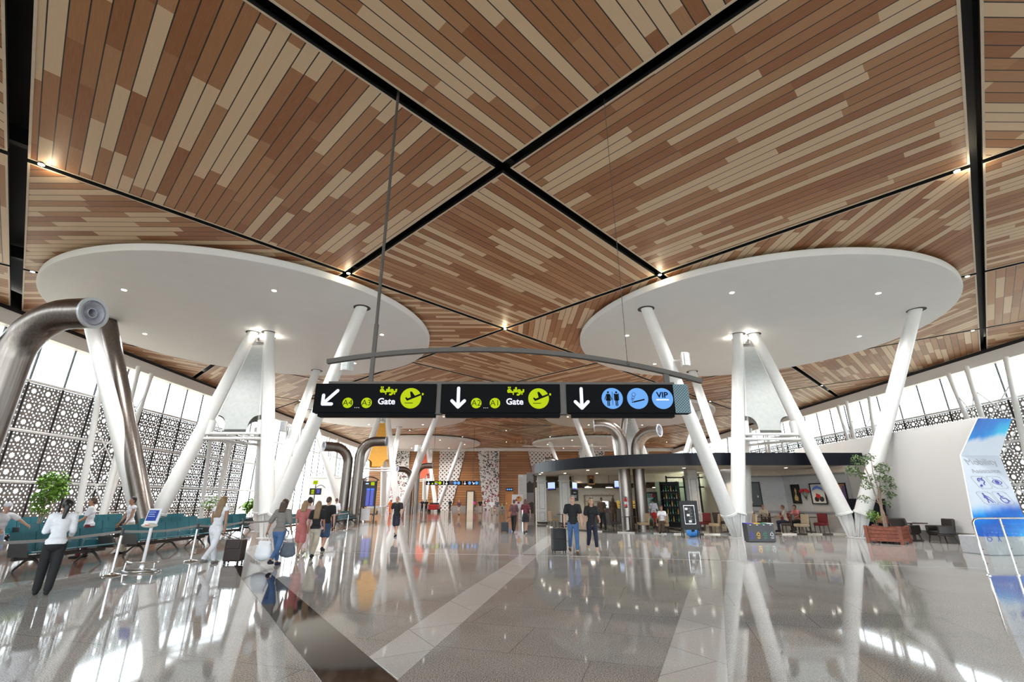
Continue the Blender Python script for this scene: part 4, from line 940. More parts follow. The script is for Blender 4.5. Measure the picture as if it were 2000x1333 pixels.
# planter with a weeping fig
t = thing('wooden_planter', 'slatted reddish wooden planter box below the small tree', 'planter', (15.4, 20.0, 0), R(38))
pm = pbr('planter_wood', (.20, .055, .03), .4, var=.3, vs=9)
for k in range(4):
    a = pi / 2 * k; Q = Matrix.Rotation(a, 3, 'Z'); mb = MB()
    for z in range(4): mb.box(Q @ V((0, -.55, .15 + .135 * z)), (.98, .035, .125), a)
    mb.build('side_boards', pm, t, bevel=.005); MB().box(Q @ V((.55, -.55, .33)), (.12, .12, .66), a).build('corner_post', pm, t, bevel=.01)
MB().box((0, 0, .5), (1.04, 1.04, .06)).build('soil', M['soil'], t)
def foliage(mb, c, rad, n, ls, seed, droop=.3, flat=.8):
    rn = random.Random(seed)
    for _ in range(n):
        while True:
            d = V((rn.uniform(-1, 1), rn.uniform(-1, 1), rn.uniform(-1, 1)))
            if .25 < d.length < 1: break
        p = V(c) + V((d.x * rad, d.y * rad, d.z * rad * flat)); a = rn.uniform(0, 2 * pi); L = ls * rn.uniform(.7, 1.3); dr = V((cos(a), sin(a), rn.uniform(-.9, .2) - droop)).normalized(); sd = dr.cross(V((rn.uniform(-.4, .4), rn.uniform(-.4, .4), 1))).normalized() * L * .24; md = p + dr * L * .5 + V((0, 0, L * .06))
        mb.add([p, md - sd, p + dr * L, md + sd], [(0, 1, 2, 3)])
def small_tree(loc, lab, limbs, clumps, ls=.11, m='green', cat='tree'):
    t = thing('potted_tree', lab, cat, loc); mb = MB()
    for pts, r0, r1 in limbs: n = len(pts); mb.tube(pts, [r0 + (r1 - r0) * k / (n - 1) for k in range(n)], 8)
    mb.build('trunk', M['bark'], t, smooth=True); mb = MB()
    for i, (c, r, n) in enumerate(clumps): foliage(mb, c, r, n, ls, 31 * i + len(lab))
    mb.build('leaves', M[m], t, fix=False); return t
limbs = [([(0, 0, 0), (.05, 0, .6), (-.08, .05, 1.3), (-.12, .1, 2.1), (-.3, .1, 2.8)], .045, .012), ([(.08, .05, 0), (.02, .02, .7), (.12, 0, 1.4), (.28, 0, 2.1), (.5, .1, 2.5)], .04, .012), ([(-.06, 0, 0), (.0, .05, .7), (.03, -.05, 1.5), (.02, 0, 2.2), (.1, 0, 2.9)], .035, .01),
         ([(-.1, .07, 1.7), (-.5, .05, 2.2), (-.75, .1, 2.3)], .015, .006), ([(.0, 0, .95), (-.45, 0, 1.2), (-.65, 0, 1.2)], .014, .005), ([(.2, 0, 1.8), (.55, .05, 1.9), (.75, 0, 1.75)], .014, .005), ([(.1, 0, 1.3), (.4, -.05, 1.45), (.5, 0, 1.35)], .012, .005)]
clumps = [((-.35, .1, 2.75), .34, 190), ((-.72, .1, 2.3), .28, 150), ((.05, 0, 2.85), .2, 70), ((.52, .1, 2.42), .30, 210), ((.55, 0, 1.95), .26, 130), ((.72, 0, 1.68), .16, 60), ((.1, 0, 2.0), .24, 90), ((-.25, .1, 1.75), .26, 100), ((.5, 0, 1.35), .2, 90), ((-.62, 0, 1.18), .2, 80), ((-.4, 0, 2.1), .2, 70), ((.3, 0, 1.0), .17, 40), ((.25, 0, 1.6), .2, 60)]
small_tree((15.4, 20.0, .53), 'slender weeping fig tree standing in the wooden planter', limbs, clumps)
t = thing('black_planter', 'tall tapering black planter behind the wooden planter box', 'planter', (17.15, 23.15, 0)); mb = MB()
mb.add([(-.38, -.38, 0), (.38, -.38, 0), (.38, .38, 0), (-.38, .38, 0), (-.54, -.54, 1.7), (.54, -.54, 1.7), (.54, .54, 1.7), (-.54, .54, 1.7), (-.49, -.49, 1.7), (.49, -.49, 1.7), (.49, .49, 1.7), (-.49, .49, 1.7), (-.45, -.45, 1.58), (.45, -.45, 1.58), (.45, .45, 1.58), (-.45, .45, 1.58)], [(3, 2, 1, 0)] + [(i, (i + 1) % 4, 4 + (i + 1) % 4, 4 + i) for i in range(4)] + [(4 + i, 4 + (i + 1) % 4, 8 + (i + 1) % 4, 8 + i) for i in range(4)] + [(8 + i, 8 + (i + 1) % 4, 12 + (i + 1) % 4, 12 + i) for i in range(4)] + [(12, 13, 14, 15)]); mb.build('tapered_pot', M['fasc'], t)
small_tree((16.35, 21.75, 0), 'small bright green bush standing before the black planter', [([(0, 0, 0), (0, 0, .9)], .02, .01), ([(0, 0, .3), (.1, 0, .8)], .012, .006), ([(0, 0, .3), (-.12, 0, .85)], .012, .006)], [((0, 0, .95), .3, 160), ((-.1, 0, 1.1), .2, 90)], .1, 'green2', 'bush')
# armchairs and low table
def armchair(loc, rz, lab, m):
    t = thing('armchair', lab, 'armchair', loc, rz, 'armchairs by the white wall'); MB().box((0, .02, .36), (.62, .6, .18)).build('seat', m, t, bevel=.04); MB().box((0, -.32, .62), (.66, .13, .62), rot=Matrix.Rotation(R(10), 3, 'X')).build('backrest', m, t, bevel=.05)
    for sx in (-1, 1): MB().box((sx * .34, 0, .5), (.10, .62, .32)).build('armrest', m, t, bevel=.04)
    for sx in (-1, 1):
        for sy in (-1, 1): MB().tube([(sx * .28, sy * .26, .28), (sx * .33, sy * .32, 0)], [.03, .02], 8).build('leg', M['darkwood'], t)
armchair((16.8, 20.75, 0), R(-75), 'dark leather armchair with its back to the wooden planter', M['leather']); armchair((17.55, 19.95, 0), R(80), 'dark leather armchair at the right, side towards the hall', M['leather'])
t = thing('wooden_chair', 'reddish open-backed wooden chair behind the dark armchairs', 'chair', (17.25, 22.35, 0), R(170)); MB().box((0, 0, .42), (.5, .5, .07)).build('seat', M['redcloth'], t, bevel=.02); MB().box((0, -.24, .78), (.46, .05, .34)).build('back_panel', pm, t, bevel=.01)
for sx in (-1, 1): MB().box((sx * .25, -.24, .52), (.05, .05, 1.04)).build('back_leg', M['darkwood'], t); MB().box((sx * .23, .22, .2), (.05, .05, .4)).build('front_leg', M['darkwood'], t); MB().box((sx * .27, 0, .64), (.05, .5, .04)).build('armrest', M['darkwood'], t)
t = thing('pedestal_table', 'dark square table with turned pedestal between the armchairs', 'table', (17.45, 21.2, 0)); MB().box((0, 0, .70), (.8, .8, .04)).build('tabletop', M['darkwood'], t, bevel=.01); MB().lathe([(.05, .03), (.06, .2), (.03, .3), (.06, .45), (.04, .68)], n=14).build('pedestal', M['darkwood'], t, smooth=True); MB().box((0, 0, .02), (.4, .4, .04)).build('foot', M['darkwood'], t)
tag(MB().prism([(-.1, -.07, 0), (.1, -.05, 0), (.07, .06, 0), (-.08, .07, 0)], (0, 0, .03)).build('napkin', M['white_plastic']), 'crumpled white napkin on the dark pedestal table', 'napkin'); bpy.data.objects['napkin'].location = (17.3, 21.1, .722)
# mobility assistance billboard: a folded ribbon
t = thing('billboard', 'tall folded blue and white mobility assistance billboard', 'sign', (16.75, 16.2, 0), R(0))
BZ = [(-.70, .55), (.80, 3.17), (.80, 4.51)]          # (depth, height) of foot, fold and head
BX = [(-2.02, -.28), (-.27, 1.16), (.80, 2.08)]        # left and right edge there
L = [0]
for p, q in zip(BZ[:-1], BZ[1:]): L.append(L[-1] + sqrt((p[0] - q[0]) ** 2 + (p[1] - q[1]) ** 2))
mb = MB(); th = .05
for i in range(2):
    (d0, z0), (d1, z1) = BZ[i], BZ[i + 1]; (l0, r0), (l1, r1) = BX[i], BX[i + 1]; v0, v1 = L[i] / L[-1], L[i + 1] / L[-1]
    mb.add([(l0, d0, z0), (r0, d0, z0), (r1, d1, z1), (l1, d1, z1)], [(0, 1, 2, 3)], 0, [[(0, v0), (1, v0), (1, v1), (0, v1)]])
    mb.add([(l0, d0, z0), (r0, d0, z0), (r1, d1, z1), (l1, d1, z1), (l0, d0 + th, z0), (r0, d0 + th, z0), (r1, d1 + th, z1), (l1, d1 + th, z1)], [(7, 6, 5, 4), (0, 4, 5, 1), (3, 2, 6, 7), (0, 3, 7, 4), (1, 5, 6, 2)], 1, [[(0, .5)] * 4] * 5)
mb.build('printed_ribbon', [M['wave'], M['white_plastic']], t, fix=False)
dz_ = BZ[1][1] - BZ[0][1]; dd_ = BZ[1][0] - BZ[0][0]
lean = atan2(dd_, dz_); ib = pbr('icon_blue', (.08, .09, .42), .5); it = pbr('icon_grey', (.40, .42, .46), .5)
def on(x, z, out=.008):
    f = (z - BZ[0][1]) / dz_; l = BX[0][0] + (BX[1][0] - BX[0][0]) * f; r = BX[0][1] + (BX[1][1] - BX[0][1]) * f
    return ((l + r) / 2 + x, BZ[0][0] + dd_ * f - out, z)
tr = (R(90) - lean, 0, 0)
text_mesh('heading', 'Mobility', .36, it, t, on(-.06, 2.92), tr, sx=.95); text_mesh('heading', 'Assistance', .24, it, t, on(.02, 2.60), tr)
ic = empty('icons', on(0, 0), 0, t)
bpy.data.objects.remove(ic)
def icon(cx, cz, kind):
    fr = MB(); s = .235
    for a in range(4):
        aa = a * pi / 2; fr.box((s * cos(aa), 0, s * sin(aa)), (.008, .004, s * 1.7), rot=Matrix.Rotation(-aa, 3, 'Y')); ca = aa + pi / 4; fr.box((s * .93 * 1.29 * cos(ca), 0, s * .93 * 1.29 * sin(ca)), (.008, .004, .1), rot=Matrix.Rotation(-ca, 3, 'Y'))
    o = fr.build('icon_border', it, t); o.location = on(cx, cz); o.rotation_euler = (-lean, 0, 0)
    q = MB(); B = lambda x0, z0, x1, z1, w_=.03: q.bar((x0, 0, z0), (x1, 0, z1), w_, .004, up=(0, 1, 0))
    C = lambda x, z, r, w_=.025, a0=0, a1=360: [B(x + r * cos(R(a)), z + r * sin(R(a)), x + r * cos(R(a + 18.5)), z + r * sin(R(a + 18.5)), w_) for a in range(a0, a1, 18)]
    D_ = lambda x, z, r: q.prism([(x + r * cos(2 * pi * k / 16), .002, z + r * sin(2 * pi * k / 16)) for k in range(16)], (0, -.004, 0))
    if kind == 'ear': C(.02, .05, .10, .03, -30, 200); B(.10, .0, .03, -.06); B(.03, -.06, .02, -.12); C(.02, .05, .05, .02, 0, 180); B(-.16, -.17, -.06, -.10, .06); B(.08, .12, .15, .18, .03)
    if kind == 'eye': C(0, 0, .05, .04); [B(-.17 + .034 * k, .10 * sin(pi * k / 10), -.17 + .034 * (k + 1), .10 * sin(pi * (k + 1) / 10), .018) for k in range(10)]; [B(-.17 + .034 * k, -.10 * sin(pi * k / 10), -.17 + .034 * (k + 1), -.10 * sin(pi * (k + 1) / 10), .018) for k in range(10)]; D_(0, 0, .035); B(-.04, .13, -.04, .17, .015); B(.05, -.13, .05, -.17, .015)
    if kind == 'walk': D_(-.03, .155, .03); B(-.03, .12, -.02, -.02, .06); B(-.02, -.02, -.08, -.18, .03); B(-.02, -.02, .05, -.10, .03); B(.05, -.10, .07, -.18, .03); B(-.02, .1, .08, .02, .025); B(-.04, .1, -.09, .0, .025); B(.08, .02, .15, -.18, .012)
    if kind == 'chair': D_(-.04, .16, .03); B(-.04, .12, -.03, -.01, .035); B(-.03, .06, .06, .06, .025); B(-.03, -.01, .08, -.01, .03); B(.08, -.01, .12, -.12, .03); B(.12, -.12, .16, -.11, .025); C(-.01, -.07, .11, .025, 130, 380)
    o = q.build('icon_symbol', ib, t); o.location = on(cx, cz, .010); o.rotation_euler = (-lean, 0, 0)
icon(-.24, 2.22, 'ear'); icon(.30, 2.22, 'eye'); icon(-.20, 1.70, 'walk'); icon(.34, 1.70, 'chair')
MB().box((-1.1, -.15, .27), (1.2, .9, .54)).build('base_box', pbr('base_grey', (.42, .43, .45), .4), t, bevel=.02); MB().bar((-1.0, .3, .3), (.4, .86, 3.1), .08, .08).build('rear_strut', M['white_plastic'], t)
# tubular handrail and blue glass barrier at the right edge
t = thing('handrail', 'steel tube handrail with glass infill at the right edge', 'railing', (0, 0, 0)); P0, P1 = V((10.98, 11.55, 0)), V((13.43, 11.75, 0))
pts = [P0 + V((0, 0, .05)), P0 + V((0, 0, 1.12)), P0.lerp(P1, .02) + V((0, 0, 1.19)), P0.lerp(P1, .06) + V((0, 0, 1.22)), P1 + V((0, 0, 1.22))]
MB().tube(pts, .022, 12).build('top_rail', M['chrome'], t, smooth=True)
for f_ in (.30, .64, .98): q = P0.lerp(P1, f_); MB().tube([q, q + V((0, 0, 1.22))], .022, 12).build('post', M['chrome'], t, smooth=True)
for f_ in (0, .30, .64, .98): q = P0.lerp(P1, f_); MB().lathe([(.05, 0), (.05, .012), (.025, .02)], (q.x, q.y, 0.003), 16).build('foot_plate', M['chrome'], t)
for f_ in (0, .30):
    q = P0.lerp(P1, f_)
    for z in (.25, .55, .85, 1.05): MB().tube([q + V((0, 0, z)), q + V((.05, -.01, z))], .012, 8).build('glass_clamp', M['chrome'], t)
mb = MB(); mb.box((P0.lerp(P1, .5) + V((.05, 0, .62))), (2.2, .012, .95), atan2(.2, 2.45)); mb.build('glass_infill', M['pane'], t)
for x, k in ((11.27, 'chair'), (11.5, 'walk')):
    q = MB(); B = lambda x0, z0, x1, z1, w_=.014: q.bar((x0, 0, z0), (x1, 0, z1), w_, .004, up=(0, 1, 0))
    if k == 'chair': [B(-.005 + .05 * cos(R(a)), -.03 + .05 * sin(R(a)), -.005 + .05 * cos(R(a + 19)), -.03 + .05 * sin(R(a + 19))) for a in range(130, 380, 18)]; B(-.02, .07, -.015, 0); B(-.015, 0, .04, 0); B(.04, 0, .06, -.05); B(-.02, .075, -.02, .09, .02)
    else: B(-.01, .06, -.01, -.01, .025); B(-.01, -.01, -.04, -.09); B(-.01, -.01, .03, -.09); B(-.01, .05, .04, .01, .01); B(-.01, .075, -.01, .09, .02)
    o = q.build('glass_sticker', pbr('sticker_blue', (.02, .08, .45), .5), t); o.location = (x, 11.555, .80)
# ------------------------------------------------------------------ left side: beam seating, barrier posts, stand, plants
def bench(n, lab, mat='teal'):
    t = thing('beam_seat', lab, 'airport bench', (0, 0, 0), 0, None); W = .62; x0 = -(n - 1) * W / 2
    MB().box((0, .05, .33), (n * W + .1, .07, .09)).build('beam', M['darkmetal'], t)
    for k in range(n):
        x = x0 + k * W
        sp = MB(); sp.prism([(x - W / 2 + .01, -.28, .44), (x - W / 2 + .01, .20, .40), (x - W / 2 + .01, .20, .435), (x - W / 2 + .01, -.26, .485), (x - W / 2 + .01, -.30, .465)], (W - .02, 0, 0)); sp.build('seat_pan', M[mat], t)
        bk = MB(); bk.prism([(x - W / 2 + .01, .20, .42), (x - W / 2 + .01, .33, .90), (x - W / 2 + .01, .365, .895), (x - W / 2 + .01, .245, .41)], (W - .02, 0, 0)); bk.build('backrest', M[mat], t)
    for k in range(1, n):
        x = x0 - W / 2 + k * W; MB().box((x, -.02, .63), (.035, .40, .03)).bar((x, .12, .62), (x, .16, .36), .03, .03).build('armrest', M['chrome'], t)
    for x in (x0 - W / 2, x0 + (n - .5) * W):
        MB().prism([(x - .02, -.25, .36), (x - .02, .22, .36), (x - .02, .28, .66), (x - .02, -.12, .66)], (.04, 0, 0)).build('side_panel', M['seatgrey'], t)
    for x in ([x0 + .1, x0 + (n - 1) * W - .1] if n < 6 else [x0 + .1, 0, x0 + (n - 1) * W - .1]):
        l = MB()
        for s in (-1, 1): l.tube([(x, .05, .31), (x, .05 + s * .12, .26), (x, .05 + s * .34, .05), (x, .05 + s * .36, .0)], [.035, .03, .024, .02], 8)
        l.tube([(x, .05, .25), (x, .05, .33)], .045, 8); l.build('leg', M['darkmetal'], t, smooth=True)
        [MB().lathe([(.035, 0), (.03, .015)], (x, yy, 0), 10).build('foot_pad', M['teal'], t) for yy in (-.31, .41)]
    return t
protos = {}
def put_bench(n, x, y, lab, mat='teal', rz=90):
    k = (n, mat)
    if k not in protos: b = protos[k] = bench(n, lab, mat)
    else: b = copy_tree(protos[k], label=lab)
    b.location = (x, y, .004); b.rotation_euler = (0, 0, R(rz)); b['group'] = 'beam seats in rows'; return b
put_bench(4, -11.35, 13.1, 'teal beam seat right behind the woman in black trousers')
put_bench(6, -11.45, 17.2, 'long teal beam seat behind the blue screen stand')
put_bench(5, -12.5, 22.2, 'teal beam seat behind the walkers with bags')
put_bench(5, -11.55, 27.0, 'teal beam seat just past the walkers, front row')
put_bench(6, -11.1, 34.0, 'dark teal beam seat in front of the steel ducts')
for i, (n, y) in enumerate(((4, 13.6), (6, 17.6), (6, 22.6), (5, 27.4))): put_bench(n, -14.95, y, 'teal beam seat in the second row, %s from the camera' % ['nearest', 'second', 'third', 'farthest'][i])
for i, (n, y) in enumerate(((6, 17.0), (6, 22.0), (5, 27.0))): put_bench(n, -18.3, y, 'teal beam seat in the third row, %s from the camera' % ['nearest', 'second', 'farthest'][i])
for i, (n, y) in enumerate(((6, 21.5), (5, 26.5))): put_bench(n, -21.4, y, 'teal beam seat by the perforated wall, %s of two' % ['nearer', 'farther'][i])
put_bench(5, -14.2, 48.0, 'tan beam seat right of the departures board', 'tan', 0); put_bench(4, -17.0, 52.0, 'tan beam seat farther behind the departures board', 'tan', 0)
# barrier posts with a retractable belt
def post(x, y, lab, to=None):
    t = thing('barrier_post', lab, 'barrier post', (x, y, .004), 0, 'chrome barrier posts'); MB().lathe([(.17, 0), (.175, .012), (.16, .03), (.06, .045), (.03, .06)], n=24).build('base', M['chrome'], t, smooth=True)
    MB().lathe([(.03, .04), (.03, .86)], n=16).build('pole', M['chrome'], t, smooth=True); MB().lathe([(.034, .84), (.036, .85), (.036, .98), (.03, .995)], n=16).build('belt_head', M['darkmetal'], t, smooth=True)
    if to:
        d = V((to[0] - x, to[1] - y, 0)); b = MB(); N = 10
        for k in range(N): b.bar(d * (k / N) + V((0, 0, .93 - .06 * sin(pi * k / N))), d * ((k + 1) / N) + V((0, 0, .93 - .06 * sin(pi * (k + 1) / N))), .004, .055)
        b.build('belt', pbr('belt_grey', (.30, .29, .28), .6), t)
PP = [(-9.15, 8.4), (-9.02, 11.78), (-8.85, 14.3), (-8.85, 16.7), (-9.2, 20.6), (-9.1, 28.4)]
PL = ['chrome barrier post at the far left edge, belt leading to the next', 'chrome barrier post left of the blue screen stand', 'chrome barrier post right of the blue screen stand', 'chrome barrier post between the two women walking with bags', 'chrome barrier post behind the blond walker', 'distant chrome barrier post by the dark teal bench']
for i, (p, l) in enumerate(zip(PP, PL)): post(*p, l, PP[i + 1] if i < 5 else (-11.1, 31.2))
# information stand
t = thing('information_stand', 'white information stand with blue screen and dispenser bowl', 'stand', (-8.76, 12.33, .004), R(-8)); MB().tube([(0, 0, .12), (0, 0, 1.0)], .035, 16).build('post', M['white_plastic'], t, smooth=True)
Q = Matrix.Rotation(R(-12), 3, 'X'); MB().box((0, -.02, 1.24), (.36, .05, .38), rot=Q).build('head', M['white_plastic'], t, bevel=.02); MB().box((0, -.052, 1.265), (.27, .006, .25), rot=Q).build('screen', emit('stand_screen', (.05, .09, .42), .75), t)
mb = MB(); [mb.box((-.01, -.064 + .0, 1.345 - .05 * k), (.19 - .04 * (k == 1), .006, .008), rot=Q) for k in range(4)]; mb.build('text_line', M['screenwhite'], t); MB().box((.05, -.05, 1.085), (.025, .03, .02)).build('button', M['fasc'], t)
MB().ell((.03, -.1, 1.04), (.19, .14, .055), nu=24, nv=10).build('dispenser_bowl', pbr('cream_plastic', (.70, .66, .58), .4), t, smooth=True); MB().box((.10, -.235, 1.05), (.12, .01, .018)).build('red_print', M['red'], t)
mb = MB(); c_ = lambda r, z, n=20, a0=0, a1=360, cy=0: [(r * cos(R(a0 + (a1 - a0) * k / n)), cy + r * .55 * sin(R(a0 + (a1 - a0) * k / n)), z) for k in range(n + 1)]
MB().tube(c_(.46, .02, 28), .02, 8, caps=False).build('foot_ring', M['chrome'], t, smooth=True); MB().tube(c_(.40, .22, 20, 180, 370), .018, 8).build('foot_rail', M['chrome'], t, smooth=True)
for a in (200, 340): MB().tube([(.42 * cos(R(a)), .23 * sin(R(a)), .02), (.40 * cos(R(a)), .22 * sin(R(a)), .22)], .016, 8).build('rail_upright', M['chrome'], t)
MB().tube([(0, 0, .02), (0, 0, .14)], .06, 12).box((0, 0, .03), (.86, .05, .03)).build('foot_plate', M['chrome'], t)
# potted plants by the left wall
def pot_plant(loc, lab, clumps, ls, m, hgt):
    t = thing('potted_plant', lab, 'plant', loc, 0, 'potted plants by the left wall'); MB().lathe([(.24, 0), (.34, .5), (.30, .5), (.27, .44)], n=18).build('pot', M['white_plastic'], t, smooth=True); mb = MB()
    for c, r, n in clumps: mb.tube([(0, 0, .4), (c[0] * .6, c[1] * .6, c[2] * .7), c], [.022, .016, .008], 6)
    mb.build('stem', M['bark'], t); mb = MB(); [foliage(mb, c, r, n, ls, 7 * i + len(lab)) for i, (c, r, n) in enumerate(clumps)]; mb.build('leaves', M[m], t, fix=False); return t
pot_plant((-19.3, 20.6, .0), 'tall bushy potted plant before the perforated wall at left', [((.1, 0, 2.4), .55, 420), ((-.3, .2, 1.75), .4, 220), ((.4, 0, 2.0), .4, 220), ((-.1, 0, 1.35), .35, 120)], .20, 'green2', 2.5)
t = pot_plant((-17.9, 29.6, 0), 'potted plant with white blossom left of the leaning white columns', [((0, 0, 1.4), .4, 160), ((.25, 0, 1.7), .3, 100)], .14, 'green2', 1.6); mb = MB(); rn = random.Random(3); [mb.ell((rn.uniform(-.3, .4), rn.uniform(-.4, .1), rn.uniform(1.3, 1.95)), .06, nu=8, nv=5) for _ in range(34)]; mb.build('blossom', M['white_plastic'], t, smooth=True)
pot_plant((-15.4, 29.9, 0), 'broad-leaved potted plant behind the woman in white', [((-.3, 0, 1.35), .35, 60), ((.3, 0, 1.4), .35, 60), ((0, 0, 1.6), .3, 40)], .36, 'green2', 1.5)
# raking tube trusses along the glass walls
def truss(x, y, s, lab):
    t = thing('wall_truss', lab, 'truss', (x, y, 0), 0, 'white tube trusses along the glass walls'); legs = []
    for dy, db, dx in ((-2.0, -.8, .25), (0.1, 0, .9), (1.9, .8, .25)):
        a, b = V((s * (dx + .25), db, .05)), V((s * (.35 if dx < .5 else .8), dy, 9.95)); legs.append((a, b)); MB().tube([a, b], [.17, .14], 14).build('leg_tube', M['white'], t, smooth=True)
    for (a, b), (c, d) in ((legs[0], legs[1]), (legs[1], legs[2])):
        for z0, z1 in ((.12, .36), (.36, .60), (.60, .84)): MB().tube([a.lerp(b, z0), c.lerp(d, z1)], .035, 6).tube([c.lerp(d, z0), a.lerp(b, z1)], .035, 6).build('cross_brace', M['white'], t)
    MB().box((s * .7, 0, .03), (1.2, 2.2, .06)).build('base_plate', M['white'], t)
for k, y in enumerate((15.6, 29.3, 40.6, 54, 67, 80)):
    truss(XL + .3, y, 1, 'white raking tube truss along the left glass wall, number %s from the camera' % ['one', 'two', 'three', 'four', 'five', 'six'][k])
    truss(XR - .3, y - .6, -1, 'white raking tube truss along the right glass wall, number %s from the camera' % ['one', 'two', 'three', 'four', 'five', 'six'][k])
tag(MB().tube([(XL + .9, 26.5, .97), (XL + .9, 33.0, .97)], .03, 8).tube([(XL + .9, 26.5, .83), (XL + .9, 33.0, .83)], .03, 8).tube([(XL + .9, 26.7, 0), (XL + .9, 26.7, .97)], .03, 8).tube([(XL + .9, 32.8, 0), (XL + .9, 32.8, .97)], .03, 8).build('guard_rail', M['chrome'], None, smooth=True), 'double steel guard rail at the foot of the left perforated wall', 'railing')
# departures board on two posts
t = thing('departures_board', 'departures board with two blue screens on tall posts', 'sign', (-11.25, 39.7, 0), R(4))
for x in (-.55, .55): MB().tube([(x, 0, 0), (x, 0, 3.2)], .055, 12).build('post', M['darkmetal'], t, smooth=True)
mb = MB(); mb.tube([(-.72 + 1.44 * k / 10, 0, 3.18 + .28 * sin(pi * k / 10)) for k in range(11)], .045, 10); mb.build('arched_top', M['darkmetal'], t, smooth=True)
MB().box((0, 0, 2.15), (1.02, .14, 1.95)).build('panel', pbr('panel_grey', (.06, .06, .065), .4), t, bevel=.01); MB().box((-.2, -.08, 2.92), (.24, .01, .1)).build('caption', M['screenwhite'], t); MB().box((.25, -.08, 2.92), (.28, .01, .26)).build('lime_square', M['siglime'], t)
for x in (-.06, .27):
    sc = MB().box((x, -.08, 1.88), (.28, .01, 1.36)).build('screen', M['screenblue'], t); mb = MB(); [mb.box((x, -.087, 1.3 + .075 * k), (.22, .004, .022)) for k in range(15)]; mb.build('flight_line', emit('line_blue', (.3, .34, .8), .8), sc); MB().box((x, -.087, 2.48), (.26, .004, .14)).build('header_bar', emit('header_blue', (.1, .25, .9), 1.0), sc)
MB().box((-.2, .1, .55), (.8, .05, .9)).build('white_back_panel', M['white_plastic'], t)
# gate display with lime number
t = thing('gate_display', 'gate display on a post with lime A2 square and small arch', 'sign', (-17.7, 45, 0)); MB().box((0, 0, 2.4), (1.05, .14, .58)).build('panel', M['darkmetal'], t); MB().box((-.22, -.08, 2.38), (.24, .01, .36)).build('lime_square', M['siglime'], t); text_mesh('gate_number', 'A2', .2, M['signblack'], t, (-.22, -.088, 2.38)); MB().box((.28, -.08, 2.42), (.26, .01, .34)).build('screen', M['screenblue'], t)
MB().tube([(-.05, 0, 0), (-.05, 0, 2.2)], .05, 8).tube([(-.05, 0, 2.6), (-.05, 0, 3.05)], .04, 8).build('post', M['darkmetal'], t); MB().tube([(-.05 + .9 * k / 8, .02, 2.72 + .25 * sin(pi * k / 8)) for k in range(9)], .03, 8).build('arch', M['darkmetal'], t); MB().box((-.1, 0, 3.2), (.42, .08, .34)).build('lime_sign', M['siglime'], t); text_mesh('gate_number', 'A2', .2, M['signblack'], t, (-.1, -.045, 3.2))
# gate counters and white pavilion down the left side
t = thing('gate_pavilion', 'plain white gate pavilion block at the end of the left glass wall', 'kiosk', (-21.2, 61, 0)); MB().box((0, 0, 2.1), (5.2, 6, 4.2)).build('block', pbr('pavilion_white', (.66, .63, .58), .6), t, bevel=.03); MB().box((0, 0, 4.28), (5.5, 6.3, .16)).build('roof_edge', M['white'], t); MB().box((.8, -3.02, 1.1), (1.1, .04, 2.2)).build('door', M['cream'], t)
t = thing('gate_counter', 'orange wood gate counter behind the walkers', 'counter', (-17.7, 47.2, 0)); MB().box((0, 0, .55), (3.0, .7, 1.1)).build('body', pbr('counter_wood', (.48, .25, .10), .5), t, bevel=.02); MB().box((0, -.02, 1.12), (3.1, .8, .05)).build('worktop', M['white_plastic'], t)
# red baggage buggy and grey trolley far away
t = thing('baggage_buggy', 'small red baggage buggy near the far wall', 'vehicle', (-10.6, 71.5, 0)); MB().box((0, 0, .7), (1.4, 2.2, .7)).build('body', M['red'], t, bevel=.1); MB().box((0, .2, 1.15), (1.2, 1.0, .3)).build('seat', M['black'], t, bevel=.05); MB().tube([(-.5, -.9, 1.0), (-.5, -.9, 1.8), (-.5, .9, 1.8)], .03, 8).tube([(.5, -.9, 1.0), (.5, -.9, 1.8), (.5, .9, 1.8)], .03, 8).build('frame', M['black'], t)
for sx in (-1, 1):
    for sy in (-.75, .75): MB().tube([(sx * .62, sy, .27), (sx * .78, sy, .27)], .27, 16).build('wheel', M['black'], t)
t = thing('floor_sign', 'small grey framed floor sign beside the baggage buggy', 'sign', (-12.3, 66.5, 0)); MB().box((0, 0, .85), (1.0, .05, .85)).build('panel', pbr('frame_grey', (.35, .34, .36), .5), t); MB().tube([(-.5, 0, 0), (-.5, 0, 1.4)], .03, 6).tube([(.5, 0, 0), (.5, 0, 1.4)], .03, 6).build('legs', M['chrome'], t)
# exhibition partition with mural and a colourful poster
t = thing('exhibition_partition', 'tall white partition with a dark photo mural beside the café canopy', 'partition', (1.9, 45, 0)); MB().box((-.45, 0, 1.95), (.75, .5, 3.9)).build('white_panel', pbr('partition_white', (.62, .61, .60), .6), t, bevel=.02); MB().box((.45, .1, 2.05), (1.05, .3, 4.1)).build('mural_panel', pbr('mural_grey', (.26, .25, .25), .6), t)
mb = MB(); mb.prism([(-.05, -.06, 2.3), (.95, -.06, 2.3), (.95, -.06, 3.1), (.7, -.06, 3.3), (.45, -.06, 3.15), (.2, -.06, 3.35), (-.05, -.06, 3.1)], (0, -.01, 0)).prism([(-.05, -.06, .5), (.95, -.06, .5), (.95, -.06, 1.2), (.4, -.06, 1.5), (-.05, -.06, 1.3)], (0, -.01, 0)); mb.build('mural_shape', pbr('mural_dark', (.05, .042, .04), .6), t); MB().tube([(-.8, -.1, 3.5), (-.5, -.3, 3.8)], .06, 8).build('spot_lamp', M['white'], t)
